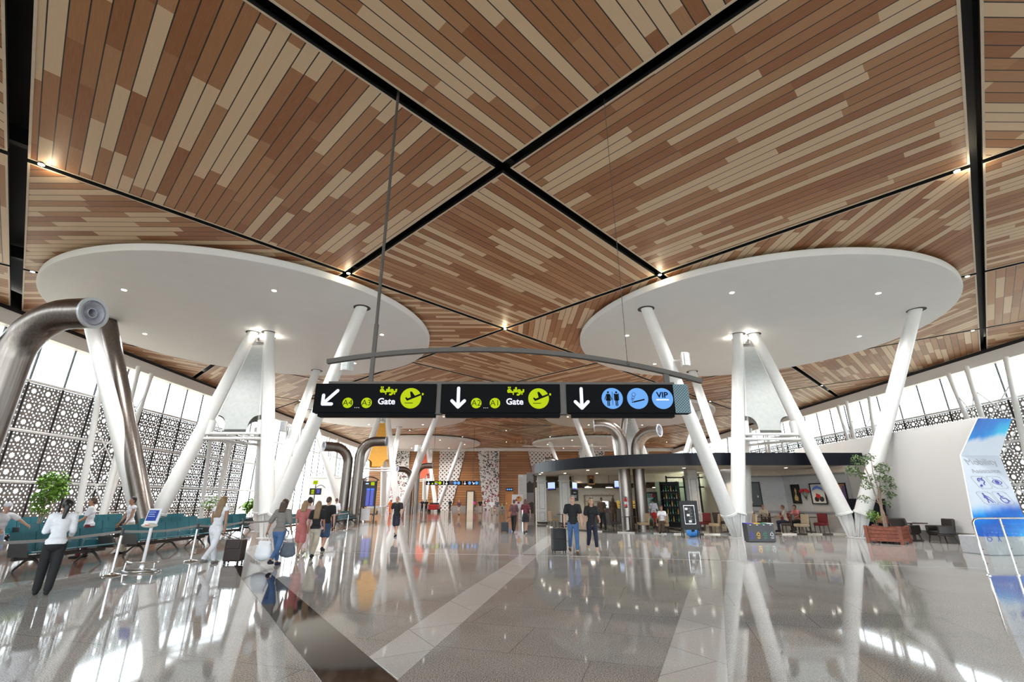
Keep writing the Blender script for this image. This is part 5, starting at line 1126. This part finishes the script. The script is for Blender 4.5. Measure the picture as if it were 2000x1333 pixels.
t = thing('poster_stand', 'low poster stand with red and yellow print left of the partition', 'sign', (.95, 44.2, 0)); MB().box((0, 0, 1.55), (1.0, .08, 1.15)).build('sheet', M['white_plastic'], t); MB().ell((.15, -.05, 1.75), (.28, .01, .25)).build('yellow_blot', pbr('yellow_print', (.6, .42, .12), .6), t); mb = MB(); [mb.ell((-.1 + .2 * (k % 2), -.055, 1.2 + .22 * k), (.12, .01, .09)) for k in range(4)]; mb.build('red_blot', pbr('red_print', (.5, .04, .08), .6), t); MB().box((-.45, 0, .5), (.05, .05, 1.0)).box((.45, 0, .5), (.05, .05, 1.0)).build('legs', M['chrome'], t)
# glass smoke curtains hanging from the ceiling
t = thing('smoke_curtain', 'hanging greenish glass smoke curtain above the café canopy', 'glass panel', (6.2, 50.5, 0)); MB().box((0, 0, 9.0), (9.2, .03, 3.7)).build('glass_pane', M['smokeglass'], t); MB().box((0, 0, 7.13), (9.2, .05, .05)).build('bottom_rail', M['chrome'], t); MB().box((0, 0, 10.86), (9.2, .08, .06)).build('head_rail', M['darkmetal'], t)
t = thing('smoke_curtain', 'far hanging glass smoke curtain on the centre line', 'glass panel', (2.3, 60, 0)); MB().box((0, 0, 10.15), (6.8, .03, 1.4)).build('glass_pane', M['smokeglass'], t); MB().box((0, 0, 10.84), (6.8, .08, .06)).build('head_rail', M['darkmetal'], t)
# ------------------------------------------------------------------ people
def remesh(mb, name, mats, voxel, it=4, parent=None):
    me = mb.mesh('tmp', mats); bm = bmesh.new(); bm.from_mesh(me); bmesh.ops.recalc_face_normals(bm, faces=bm.faces); bm.to_mesh(me); bm.free()
    o = bpy.data.objects.new('tmp', me); COL.objects.link(o); m = o.modifiers.new('r', 'REMESH'); m.mode = 'VOXEL'; m.voxel_size = voxel; m.use_smooth_shade = True
    s = o.modifiers.new('s', 'SMOOTH'); s.factor = .5; s.iterations = it
    bpy.context.view_layer.update(); r = bpy.data.meshes.new_from_object(o.evaluated_get(bpy.context.evaluated_depsgraph_get())); bpy.data.objects.remove(o); bpy.data.meshes.remove(me)
    r.name = name; return r
def join_raw(me, mb, slots):
    """append small un-remeshed pieces (fingers, eyes) to an existing mesh"""
    for m in slots: me.materials.append(m)
    bm = bmesh.new(); bm.from_mesh(me); base = len(bm.verts); vs = [bm.verts.new(v) for v in mb.v]; bm.verts.ensure_lookup_table()
    for f, mi in zip(mb.f, mb.m):
        try: q = bm.faces.new([vs[i] for i in f]); q.material_index = mi; q.smooth = True
        except ValueError: pass
    bm.to_mesh(me); bm.free()
def link(me, name, parent):
    o = bpy.data.objects.new(name, me); COL.objects.link(o); o.parent = parent; return o
pcount = [0]
def person(label, loc, rz=0, h=1.72, female=True, skin='skin', stride=.25, sit=False, arms=((10, 8, 10), (10, 8, 10)), lean=4, head=(0, 0), hair=('short', 'brown'), top=('tee', 'black'), bottom=('trousers', 'black'), shoes='black', vox=.016, cap=None, group=None, rear=0.0):
    """faces local +Y.  arms: (swing, abduct, elbow) in degrees for left (-X) and right (+X)"""
    s = h / 1.75; t = thing('person', label, 'person', loc, R(rz), group); sk = M[skin]
    sw, hw = (.162, .085) if female else (.192, .088); hipz = .90
    # legs
    def leg(side, flex, knee):
        a = V((side * hw, 0, hipz)); k = a + V((side * .012, sin(R(flex)), -cos(R(flex)))) * .425; q = R(flex - knee); an = k + V((-side * .008, sin(q), -cos(q))) * .41
        return a, k, an, q
    if sit: legs = [leg(-1, 84, 86), leg(1, 80, 80)]
    else:
        f = math.degrees(math.asin(min(.9, stride / .84))) if stride else 0
        legs = [leg(-1, f * .9 + 3, 6), leg(1, -f * .95 + 4 + rear * .0, 8 + (f * 1.1))]
    zmin = min(l[2].z for l in legs) - .075
    pts = {}
    toes = [l[2] + V((0, .15 if (i == 0 or sit or stride < .1) else .13, -.045 if (i == 0 or sit or stride < .1) else -.06)) for i, l in enumerate(legs)]
    dz = V((0, 0, -zmin))
    if not sit: dz = V((0, 0, -min(min(l[2].z - .075 for l in legs), min(q.z - .03 for q in toes))))
    L = R(lean); piv = V((0, 0, hipz)); RX = Matrix.Rotation(-L, 3, 'X')
    up = lambda x, y, z: piv + RX @ (V((x, y, z)) - piv)
    A = []
    for side, (sg_, ab, el) in zip((-1, 1), arms):
        sh = up(side * sw, 0, 1.415); e = sh + V((side * sin(R(ab)), sin(R(sg_)) * cos(R(ab)), -cos(R(sg_)) * cos(R(ab)))).normalized() * .285
        d2 = V((side * sin(R(ab)) * (.3 if el < 50 else -.5), sin(R(sg_ + el)), -cos(R(sg_ + el)))).normalized(); wv = e + d2 * .245; A.append((sh, e, wv, d2, side))
    b = MB(); NK, HC = up(0, .0, 1.475), up(0, .018, 1.625)
    def torso(mb, g):     # g: extra thickness of cloth
        fx = .0 if female else .012
        for z, rx, ry, rz_ in ((.95 if g else .93, .150 if female else .145, .105, .085 if g else .11), (1.03, .118 if female else .132, .085, .12), (1.17, .122 if female else .145, .09, .13), (1.31, .142 + fx * 2, .098, .13), (1.395, .125 + fx * 2, .075, .075)):
            mb.ell(up(0, .0, z), (rx + g, ry + g, rz_ + g * .5), RX, 16, 10)
        if female: [mb.ell(up(x, .065, 1.295), (.058 + g, .052 + g, .055 + g), RX, 10, 8) for x in (-.062, .062)]
        if g: mb.ell(up(0, -.012, .955), (.158 + g, .118 + g, .085), RX, 18, 8); mb.ell(up(0, -.012, .91), (.160 + g, .122 + g, .05), RX, 18, 8)
        else: mb.ell(up(0, -.045, .90), (.135, .085, .10), RX, 14, 8)
    torso(b, 0)
    for sh, e, wv, d2, side in A:
        b.cap(up(side * .09, 0, 1.425), sh, .062, .056, 10); b.cap(sh, e, .05 if female else .056, .038 if female else .042, 10); b.cap(e, wv, .039 if female else .044, .025 if female else .029, 10)
        b.ell(wv + d2 * .055, (.02, .042, .055), Matrix(((V((1, 0, 0)) - d2 * d2.x).normalized(), (d2.cross(V((1, 0, 0)) - d2 * d2.x)).normalized(), d2)).transposed(), 10, 8)
    for a, k, an, q in legs: b.cap(a, k, .083 if female else .082, .054, 12); b.cap(k, an, .053, .034, 12); b.cap(k + (an - k) * .12 + V((0, -.012, 0)), k + (an - k) * .5, .05, .044, 10)
    for (a, k, an, q), to in zip(legs, toes): b.cap(an + V((0, -.03, -.03)), to, .036, .028, 8)
    b.cap(NK - V((0, 0, .06)), HC - V((0, .02, .06)), .056, .05, 12)
    hy, hp = R(head[0]), R(head[1]); HR = Matrix.Rotation(hy, 3, 'Z') @ Matrix.Rotation(-hp, 3, 'X') @ RX
    hd = lambda x, y, z: HC + HR @ V((x, y, z))
    b.ell(hd(0, -.008, .03), (.074, .094, .098), HR, 16, 12); b.ell(hd(0, .018, -.045), (.056, .068, .072), HR, 14, 10); b.cap(hd(0, .085, .012), hd(0, .106, -.028), .010, .017, 8); b.ell(hd(0, .068, -.095), (.026, .022, .02), HR, 8, 6)
    [b.ell(hd(sx * .075, -.005, -.012), (.014, .026, .034), HR, 8, 8) for sx in (-1, 1)]
    S_ = Matrix.Scale(s, 3)
    def fin(mb): mb.v = [tuple((S_ @ (V(v) + dz))) for v in mb.v]; return mb
    body = remesh(fin(b), 'body', [sk], vox, 3)
    x = MB()
    for sh, e, wv, d2, side in A:        # five fingers each, slightly curled
        fw = (V((0, 1, 0)) - d2 * d2.y); fw = fw.normalized() if fw.length > .3 else V((0, 0, 1)); pn = fw.cross(d2).normalized() * (1 if side < 0 else -1)
        if pn.x * side > 0: pn = -pn
        for i, (off_, ln) in enumerate(((.030, .072), (.010, .082), (-.010, .076), (-.029, .06))):
            r0 = wv + d2 * .088 + fw * off_; m = r0 + (d2 * .85 + pn * .35).normalized() * ln * .55; x.tube([r0, m, m + (d2 * .55 + pn * .75).normalized() * ln * .5], [.0088, .0085, .0065], 6)
        r0 = wv + d2 * .03 + fw * .032; m = r0 + (d2 * .65 + fw * .7).normalized() * .04; x.tube([r0, m, m + (d2 * .9 + pn * .3).normalized() * .03], [.011, .010, .008], 6)
    fs0 = len(x.f)
    for sx in (-1, 1): x.ell(hd(sx * .030, .079, .018), (.013, .007, .007), HR, 8, 6, mi=1); x.ell(hd(sx * .031, .083, .040), (.02, .006, .004), HR, 8, 4, mi=1)
    x.ell(hd(0, .085, -.060), (.024, .007, .007), HR, 8, 5, mi=2)
    fin(x); join_raw(body, x, [M['eye'], M['lip']]); bo = link(body, 'body', t)
    # clothes
    tk, tc = top; bk, bc = bottom; same = tk == 'jumpsuit'
    def sleeves(mb, g, upto):
        for sh, e, wv, d2, side in A:
            mb.cap(up(side * .09, 0, 1.42), sh, .062 + g, .058 + g, 10)
            if upto >= 1: mb.cap(sh, e, .052 + g * 1.2, .042 + g * 1.2, 10)
            elif upto > 0: mb.cap(sh, sh.lerp(e, upto), .054 + g * 1.2, .052 + g * 1.5, 10)
            if upto > 1: mb.cap(e, e.lerp(wv, upto - 1), .043 + g, .034 + g, 10)
    def legwear(mb, g, upto, wide=0):
        mb.ell(V((0, 0, .95)), (.152 + g, .105 + g, .07), None, 14, 8); mb.ell(V((0, -.03, .88)), (.14 + g, .105 + g, .11 + g), None, 14, 8)
        for a, k, an, q in legs:
            if upto >= 1: mb.cap(a, k, .086 + g, .058 + g + wide, 12)
            else: mb.cap(a, a.lerp(k, upto), .086 + g, .082 + g + wide, 12)
            if upto > 1: mb.cap(k, k.lerp(an, upto - 1), .058 + g + wide, .042 + g + wide, 12); mb.cap(k + (an - k) * .12 + V((0, -.012, 0)), k + (an - k) * .5, .05 + g, .046 + g + wide, 10)
    G_ = .016
    m = MB(); torso(m, G_ if tk != 'loose' else .035); sleeves(m, G_, {'tee': .62, 'long': 1.9, 'sleeveless': 0, 'jumpsuit': 0, 'loose': 1.3, 'half': .95}.get(tk, .6))
    if tk == 'loose': m.ell(up(0, -.01, .93), (.19, .14, .13), None, 16, 10)
    if same: legwear(m, G_, 1.94)
    link(remesh(fin(m), 'top', [CL[tc]], vox, 3), 'jumpsuit' if same else {'sleeveless': 'sleeveless_top', 'tee': 't_shirt', 'loose': 'loose_shirt', 'long': 'blouse', 'half': 'shirt'}[tk], t)
    if not same:
        m = MB()
        if bk == 'skirt':
            m.tube([up(0, 0, 1.03), V((0, 0, .93)), V((0, 0, .80)), V((0, .01, .58))], [.135, .165, .185, .20], 18)
        else: legwear(m, G_ * .8, {'trousers': 1.95, 'jeans': 1.78, 'shorts': .86, 'leggings': 1.85, 'crop': 1.6}[bk], {'trousers': .012, 'shorts': .02}.get(bk, 0))
        link(remesh(fin(m), 'bottom', [CL[bc]], vox, 3), bk, t)
    for (a, k, an, q), to in zip(legs, toes):
        m = MB(); m.cap(an + V((0, -.035, -.035)), to + V((0, .02, -.004)), .046, .036, 10); m.cap(an + V((0, 0, -.01)), an + V((0, .01, -.03)), .045, .045, 8); fin(m); m.build('shoe', CL[shoes], t, smooth=True)
    # hair
    hk, hc = hair; m = MB()
    if hk != 'bald':
        m.ell(hd(0, -.020, .042), (.084, .098, .098), HR, 18, 12)
        if hk in ('long', 'bob'):
            ln = .34 if hk == 'long' else .14
            for sx in (-.055, 0, .055): m.cap(hd(sx, -.062, .0), up(sx * 1.05, -.105, 1.56 - ln), .05, .036, 10)
            [m.cap(hd(sx * .072, -.02, .02), up(sx * .085, -.03, 1.60 - ln * .6), .026, .02, 8) for sx in (-1, 1)]
        if hk == 'pony': m.cap(hd(0, -.10, .02), hd(0, -.15, -.03), .04, .048, 10); m.cap(hd(0, -.15, -.03), hd(-.02, -.15, -.24), .05, .028, 10); m.ell(hd(0, -.04, .03), (.092, .095, .1), HR, 16, 10)
        if hk == 'bun': m.ell(hd(0, -.11, .09), .05, None, 12, 8); m.ell(hd(0, -.04, .03), (.09, .092, .098), HR, 16, 10)
        if hk == 'short': m.ell(hd(0, -.045, .0), (.078, .07, .075), HR, 14, 8)
        hm = remesh(fin(m), 'hair', [HAIR[hc]], vox * .8, 2); link(hm, 'hair', t)
        # the face stays free of hair
        bm = bmesh.new(); bm.from_mesh(hm); iv = HR.inverted(); kill = []
        for v in bm.verts:
            q = iv @ (V(v.co) / s - dz - HC)
            if q.y > .035 and q.z < .062: kill.append(v)
        bmesh.ops.delete(bm, geom=kill, context='VERTS'); bm.to_mesh(hm); bm.free()
    if cap:
        m = MB(); m.ell(hd(0, -.01, .065), (.09, .105, .085), HR, 16, 10); m.cap(hd(-.03, .09, .07), hd(.03, .09, .07), .05, .05, 8) if False else None
        pl = [hd(.075 * cos(a_), .07 + .10 * sin(a_), .052) for a_ in [pi * k_ / 8 for k_ in range(9)]]; m.prism(pl, HR @ V((0, 0, .012))); fin(m); m.build('cap', CL[cap], t, smooth=True)
    pcount[0] += 1
    W = Matrix.Translation(V(loc)) @ Matrix.Rotation(R(rz), 4, 'Z'); pts['hand'] = [W @ (S_ @ (wv + d2 * .10 + dz)) for sh, e, wv, d2, side in A]; pts['shoulder'] = [W @ (S_ @ (sh + dz)) for sh, e, wv, d2, side in A]
    return t, pts

def suitcase(loc, rz, lab, m, hand=None, hh=.62, w_=.42, dp=.24):
    t = thing('suitcase', lab, 'suitcase', loc, R(rz)); MB().box((0, 0, .06 + hh / 2), (w_, dp, hh)).build('shell', m, t, bevel=.035); MB().box((0, -dp / 2 - .005, .2 + hh / 2), (w_ * .8, .03, hh * .35)).build('front_pocket', m, t, bevel=.012)
    for sx in (-1, 1):
        for sy in (-1, 1): MB().tube([(sx * w_ * .4 - .012, sy * dp * .38, .03), (sx * w_ * .4 + .012, sy * dp * .38, .03)], .03, 12).build('wheel', M['black'], t)
    top = V((0, 0, .06 + hh)); hl = top + V((0, 0, .3))
    if hand is not None: hl = Matrix.Rotation(-R(rz), 3, 'Z') @ (V(hand) - V(loc))
    d = V((.08, 0, 0)); MB().tube([top - d, hl - d], .011, 8).tube([top + d, hl + d], .011, 8).build('telescopic_rail', M['chrome'], t); MB().tube([hl - d * 1.2, hl + d * 1.2], .017, 8).build('grip', M['black'], t)
def bag(kind, hand, lab, m, size=(.34, .16, .36), rz=0, drop=.12):
    t = thing(kind, lab, 'bag', (hand[0], hand[1], hand[2] - drop - size[2]), R(rz)); mb = MB(); w_, d_, h_ = size
    mb.ell((0, 0, h_ * .42), (w_ / 2, d_ / 2, h_ * .44), None, 18, 12); mb.ell((0, 0, h_ * .25), (w_ * .54, d_ * .55, h_ * .25), None, 18, 10); mb.cap((-w_ * .3, 0, h_ * .8), (w_ * .3, 0, h_ * .8), d_ * .22, d_ * .22, 10); o = link(remesh(mb, 'sack', [m], .014, 5), 'sack', t)
    top = V((0, 0, h_ + drop)); MB().tube([(-w_ * .3, 0, h_ * .85), top + V((-.02, 0, 0)), top + V((.02, 0, 0)), (w_ * .3, 0, h_ * .85)], .009, 6).build('handles', m, t)

person('person in white blouse and black trousers with dark ponytail, nearest at left', (-8.46, 9.5, .003), 38, 1.64, True, 'skin2', .10, arms=((12, 10, 75), (8, 8, 60)), lean=3, head=(10, 0), hair=('pony', 'black'), top=('long', 'white'), bottom=('trousers', 'black'), vox=.012)
_, P = person('person in a white sleeveless jumpsuit with long blond hair, seen from behind', (-7.9, 13.6, .003), -4, 1.77, True, 'skin2', .30, arms=((8, 14, 30), (-10, 12, 8)), lean=6, hair=('long', 'light'), top=('jumpsuit', 'white'), bottom=('trousers', 'white'), shoes='grey', vox=.012)
suitcase((-7.42, 13.85, .003), 0, 'dark brown suitcase rolling beside the person in the white jumpsuit', pbr('suitcase_brown', (.03, .018, .014), .6), P['hand'][1], .55, .46, .28)
bag('draped_jacket', P['hand'][0] + V((-.02, .06, .35)), 'dark navy jacket draped over the arm of the person in white', CL['navy'], (.30, .16, .72), -4, .02)
_, P = person('person in grey top and blue jeans carrying a white plastic bag', (-6.02, 13.25, .003), -2, 1.70, True, 'skin2', .32, arms=((-14, 24, 6), (6, 12, 20)), lean=6, hair=('bob', 'brown'), top=('half', 'grey'), bottom=('jeans', 'jeans'), shoes='navy', vox=.012)
bag('plastic_bag', P['hand'][0], 'white plastic carrier bag hanging from the grey-topped walker', M['white_plastic'], (.46, .22, .54), -10, .08); bag('shoulder_bag', P['shoulder'][1] + V((.14, -.06, -.42)), 'slate grey shoulder bag on the walker in blue jeans', CL['slate'], (.40, .20, .40), 0, .30)
_, P = person('person with light hair and rose shorts just behind the walker in jeans', (-6.25, 15.2, .003), 6, 1.64, True, 'skin', .25, arms=((10, 10, 15), (-8, 10, 12)), hair=('bob', 'blond'), top=('tee', 'rose'), bottom=('shorts', 'rose'), shoes='beige', vox=.014)
_, P = person('person with long light-brown hair, black tee and beige trousers', (-5.75, 15.0, .003), 8, 1.63, True, 'skin2', .28, arms=((-12, 10, 8), (10, 10, 15)), hair=('long', 'light'), top=('tee', 'black'), bottom=('trousers', 'beige'), shoes='black', vox=.012)
_, P = person('person with dark bun in a loose pale pink shirt', (-6.55, 16.3, .003), 10, 1.74, True, 'skin2', .25, arms=((8, 12, 20), (8, 12, 10)), hair=('bun', 'black'), top=('loose', 'palepink'), bottom=('leggings', 'palepink'), shoes='beige', vox=.014)
_, P = person('person in black tee and blue denim shorts, head turned aside', (-6.15, 16.9, .003), 2, 1.76, False, 'skin', .26, arms=((14, 12, 20), (-10, 12, 10)), hair=('short', 'brown'), head=(-25, 0), top=('tee', 'black'), bottom=('shorts', 'denim'), shoes='black', vox=.012)
bag('shopping_bag', P['hand'][0] + V((.08, -.28, .42)), 'soft pink bag between the walkers in black tees', CL['pink'], (.46, .26, .50), 0, .10)
person('slim person in pale top and dark leggings farther off by the steel ducts', (-10.05, 28.9, .003), 12, 1.76, True, 'skin2', .26, arms=((8, 12, 20), (-8, 12, 10)), hair=('bun', 'red'), top=('half', 'white'), bottom=('leggings', 'navy'), vox=.02)
person('person in black shirt and dark shorts walking alone left of centre', (-5.35, 24.0, .003), 175, 1.82, False, 'skin', .25, arms=((14, 14, 12), (-12, 14, 10)), hair=('short', 'grey'), top=('tee', 'black'), bottom=('shorts', 'navy'), shoes='black', vox=.016)
_, P = person('person in black V-neck tee and blue jeans pulling a suitcase', (2.16, 16.15, .003), 178, 1.80, False, 'skin', .24, arms=((14, 10, 8), (-12, 12, 6)), hair=('short', 'grey'), top=('tee', 'black'), bottom=('jeans', 'jeans'), shoes='brown', vox=.012)
suitcase((1.72, 16.55, .003), 12, 'black suitcase pulled by the person in blue jeans', pbr('suitcase_black', (.006, .006, .007), .6), P['hand'][1], .68, .46, .30)
person('person all in black with sunglasses pushed up, beside the one in jeans', (2.78, 16.2, .003), 184, 1.73, True, 'skin', .24, arms=((12, 10, 55), (-10, 10, 8)), hair=('bob', 'light'), top=('tee', 'black'), bottom=('crop', 'navy'), shoes='beige', vox=.012)
t = thing('sunglasses', 'dark sunglasses on the head of the person in black', 'sunglasses', (2.78, 16.06, 1.70), R(4)); MB().ell((-.035, -.03, 0), (.03, .008, .022)).ell((.035, -.03, 0), (.03, .008, .022)).build('lenses', M['glassdark'], t); MB().tube([(-.07, -.02, 0), (-.09, .06, 0)], .004, 6).tube([(.07, -.02, 0), (.09, .06, 0)], .004, 6).tube([(-.02, -.035, .004), (.02, -.035, .004)], .004, 6).build('frame', M['black'], t)
_, P = person('person in wine red top and black skirt passing the partition', (.98, 26.0, .003), -10, 1.70, True, 'skin2', .22, arms=((10, 16, 10), (-12, 20, 8)), hair=('bob', 'red'), top=('tee', 'wine'), bottom=('skirt', 'black'), vox=.016)
_, P = person('person in plum top and dark trousers with a trolley bag, near the partition', (.38, 27.0, .003), -12, 1.68, True, 'skin2', .26, arms=((-16, 14, 6), (8, 10, 10)), hair=('short', 'brown'), top=('half', 'plum'), bottom=('trousers', 'black'), vox=.016)
suitcase((-.12, 26.7, .003), 10, 'dark trolley bag behind the person in plum', pbr('suitcase_slate', (.025, .03, .035), .6), P['hand'][0], .45, .4, .26)
# waiting at the left
person('person with white cap and outstretched arm at the left edge', (-12.75, 12.6, .006), -100, 1.55, False, 'skin', .05, arms=((50, 30, 10), (30, 10, 30)), hair=('short', 'light'), top=('tee', 'white'), bottom=('shorts', 'ltblue'), cap='white', vox=.016)
person('person in white tee with sunburnt face left of the white blouse', (-12.7, 15.2, .006), 120, 1.70, False, 'skin2', .06, arms=((12, 14, 40), (10, 14, 60)), hair=('short', 'brown'), top=('tee', 'white'), bottom=('trousers', 'wine'), vox=.016)
person('tanned person in sleeveless white top behind the white blouse', (-12.4, 16.4, .006), 150, 1.72, True, 'skin2', .06, arms=((10, 10, 20), (8, 10, 20)), hair=('short', 'black'), top=('sleeveless', 'white'), bottom=('trousers', 'beige'), vox=.016)
# café guests and staff
person('person in brown shirt standing before the café counter', (5.75, 29.6, F), 10, 1.74, False, 'skin2', .12, arms=((10, 10, 30), (8, 10, 30)), hair=('short', 'brown'), top=('half', 'brown'), bottom=('trousers', 'black'), vox=.02)
person('person in long brown clothes right of the brown-shirted one', (6.75, 31.0, F), -10, 1.72, True, 'skin2', .1, arms=((12, 10, 30), (8, 10, 20)), hair=('bob', 'brown'), top=('loose', 'brown'), bottom=('trousers', 'brown'), vox=.02)
person('person in white shirt and red skirt in front of the drinks cooler', (8.95, 29.8, F), -20, 1.66, True, 'skin2', .1, arms=((30, 14, 30), (10, 14, 30)), hair=('short', 'black'), top=('loose', 'white'), bottom=('skirt', 'red'), vox=.02)
person('person with white top seated beside the menu board', (8.0, 25.3, F - .0), 150, 1.62, True, 'skin2', 0, True, arms=((20, 12, 40), (20, 12, 60)), hair=('bun', 'red'), top=('tee', 'white'), bottom=('trousers', 'brown'), vox=.02)
cafe_chair((8.0, 25.33, F), R(150), 'tan chair under the person with white top', M['tan'])
person('kitchen worker in white behind the café window', (12.5, 32.6, F), 200, 1.72, False, 'skin2', .05, arms=((30, 10, 60), (30, 10, 60)), hair=('short', 'grey'), top=('long', 'white'), bottom=('trousers', 'white'), cap='white', vox=.02)
for (x, y), rz, lab, hc, tc, bc in (((14.35, 27.3), 140, 'seated person in tan top, leftmost of the café trio', 'brown', 'khaki', 'brown'), ((14.75, 25.95), 60, 'seated person in pale shirt, middle of the café trio', 'red', 'beige', 'navy'), ((15.75, 26.6), 110, 'seated person in rose top, rightmost of the café trio', 'black', 'rose', 'black')):
    person(lab, (x, y, F), rz, 1.66, True, 'skin2', 0, True, arms=((25, 12, 50), (25, 12, 60)), hair=('short', hc), top=('tee', tc), bottom=('trousers', bc), vox=.022)
    cafe_chair((x, y, F), R(rz), 'dark chair under the %s' % lab, M['darkcloth'])
# small figures down the hall
FAR = [('person with plum shirt and khaki shorts near the far dotted pier', (-5.75, 59, 0), 170, False, 'plum', 'shorts', 'khaki', 'grey'), ('person in magenta top beside the lit far doorway', (-5.5, 84, 0), 10, True, 'magenta', 'skirt', 'brown', 'brown'),
       ('person in black jacket and beige trousers before the mosaic pier', (-3.6, 66, 0), 10, False, 'black', 'trousers', 'beige', 'grey'), ('person in white shirt and khaki trousers before the mosaic pier', (-1.75, 57.5, 0), 175, False, 'white', 'trousers', 'khaki', 'brown'),
       ('dark-jacketed person next to the white-shirted one', (-1.15, 58.4, 0), 170, False, 'slate', 'trousers', 'khaki', 'black'), ('distant person in dark clothes under the slanted far column', (-8.6, 74, 0), 0, False, 'black', 'trousers', 'brown', 'black'),
       ('distant person in pale clothes by the orange far door', (1.0, 74, 0), 0, True, 'white', 'trousers', 'white', 'black'), ('distant small child in green top by the mosaic pier', (-.75, 79, 0), 90, True, 'green', 'shorts', 'black', 'blond'),
       ('far person in white top right of the departures board', (-16.4, 66, 0), 160, True, 'white', 'trousers', 'red', 'black'), ('far person in orange right of the departures board', (-15.2, 64, 0), 180, True, 'orange', 'trousers', 'orange', 'brown'),
       ('far person in long white right of the one in orange', (-14.4, 65.5, 0), 190, True, 'white', 'trousers', 'white', 'black'), ('far person in red beside the one in white', (-13.6, 64.5, 0), 180, False, 'red', 'trousers', 'navy', 'black'), ('far person in red vest leaning near the white column', (-13.1, 66, 0), 150, True, 'red', 'skirt', 'black', 'brown'),
       ('far person in black standing left of the red buggy', (-11.6, 70.5, 0), 10, False, 'black', 'trousers', 'black', 'black'), ('far person in black sitting height beside the red buggy', (-12.4, 71.8, 0), 200, False, 'navy', 'trousers', 'black', 'black'),
       ('person in dark clothes waiting behind the departures board', (-12.6, 43.2, 0), 60, True, 'brown', 'trousers', 'black', 'black')]
for i, (lab, loc, rz, fm, tc, bk, bc, hc) in enumerate(FAR):
    person(lab, loc, rz, 1.25 if 'child' in lab else 1.70 + .03 * (i % 3), fm, 'skin2' if i % 2 else 'skin', .16, arms=((10, 12, 15), (-6, 12, 15)), hair=('bob' if fm else 'short', hc), top=('tee' if i % 3 else 'half', tc), bottom=(bk, bc), shoes='black', vox=.028)
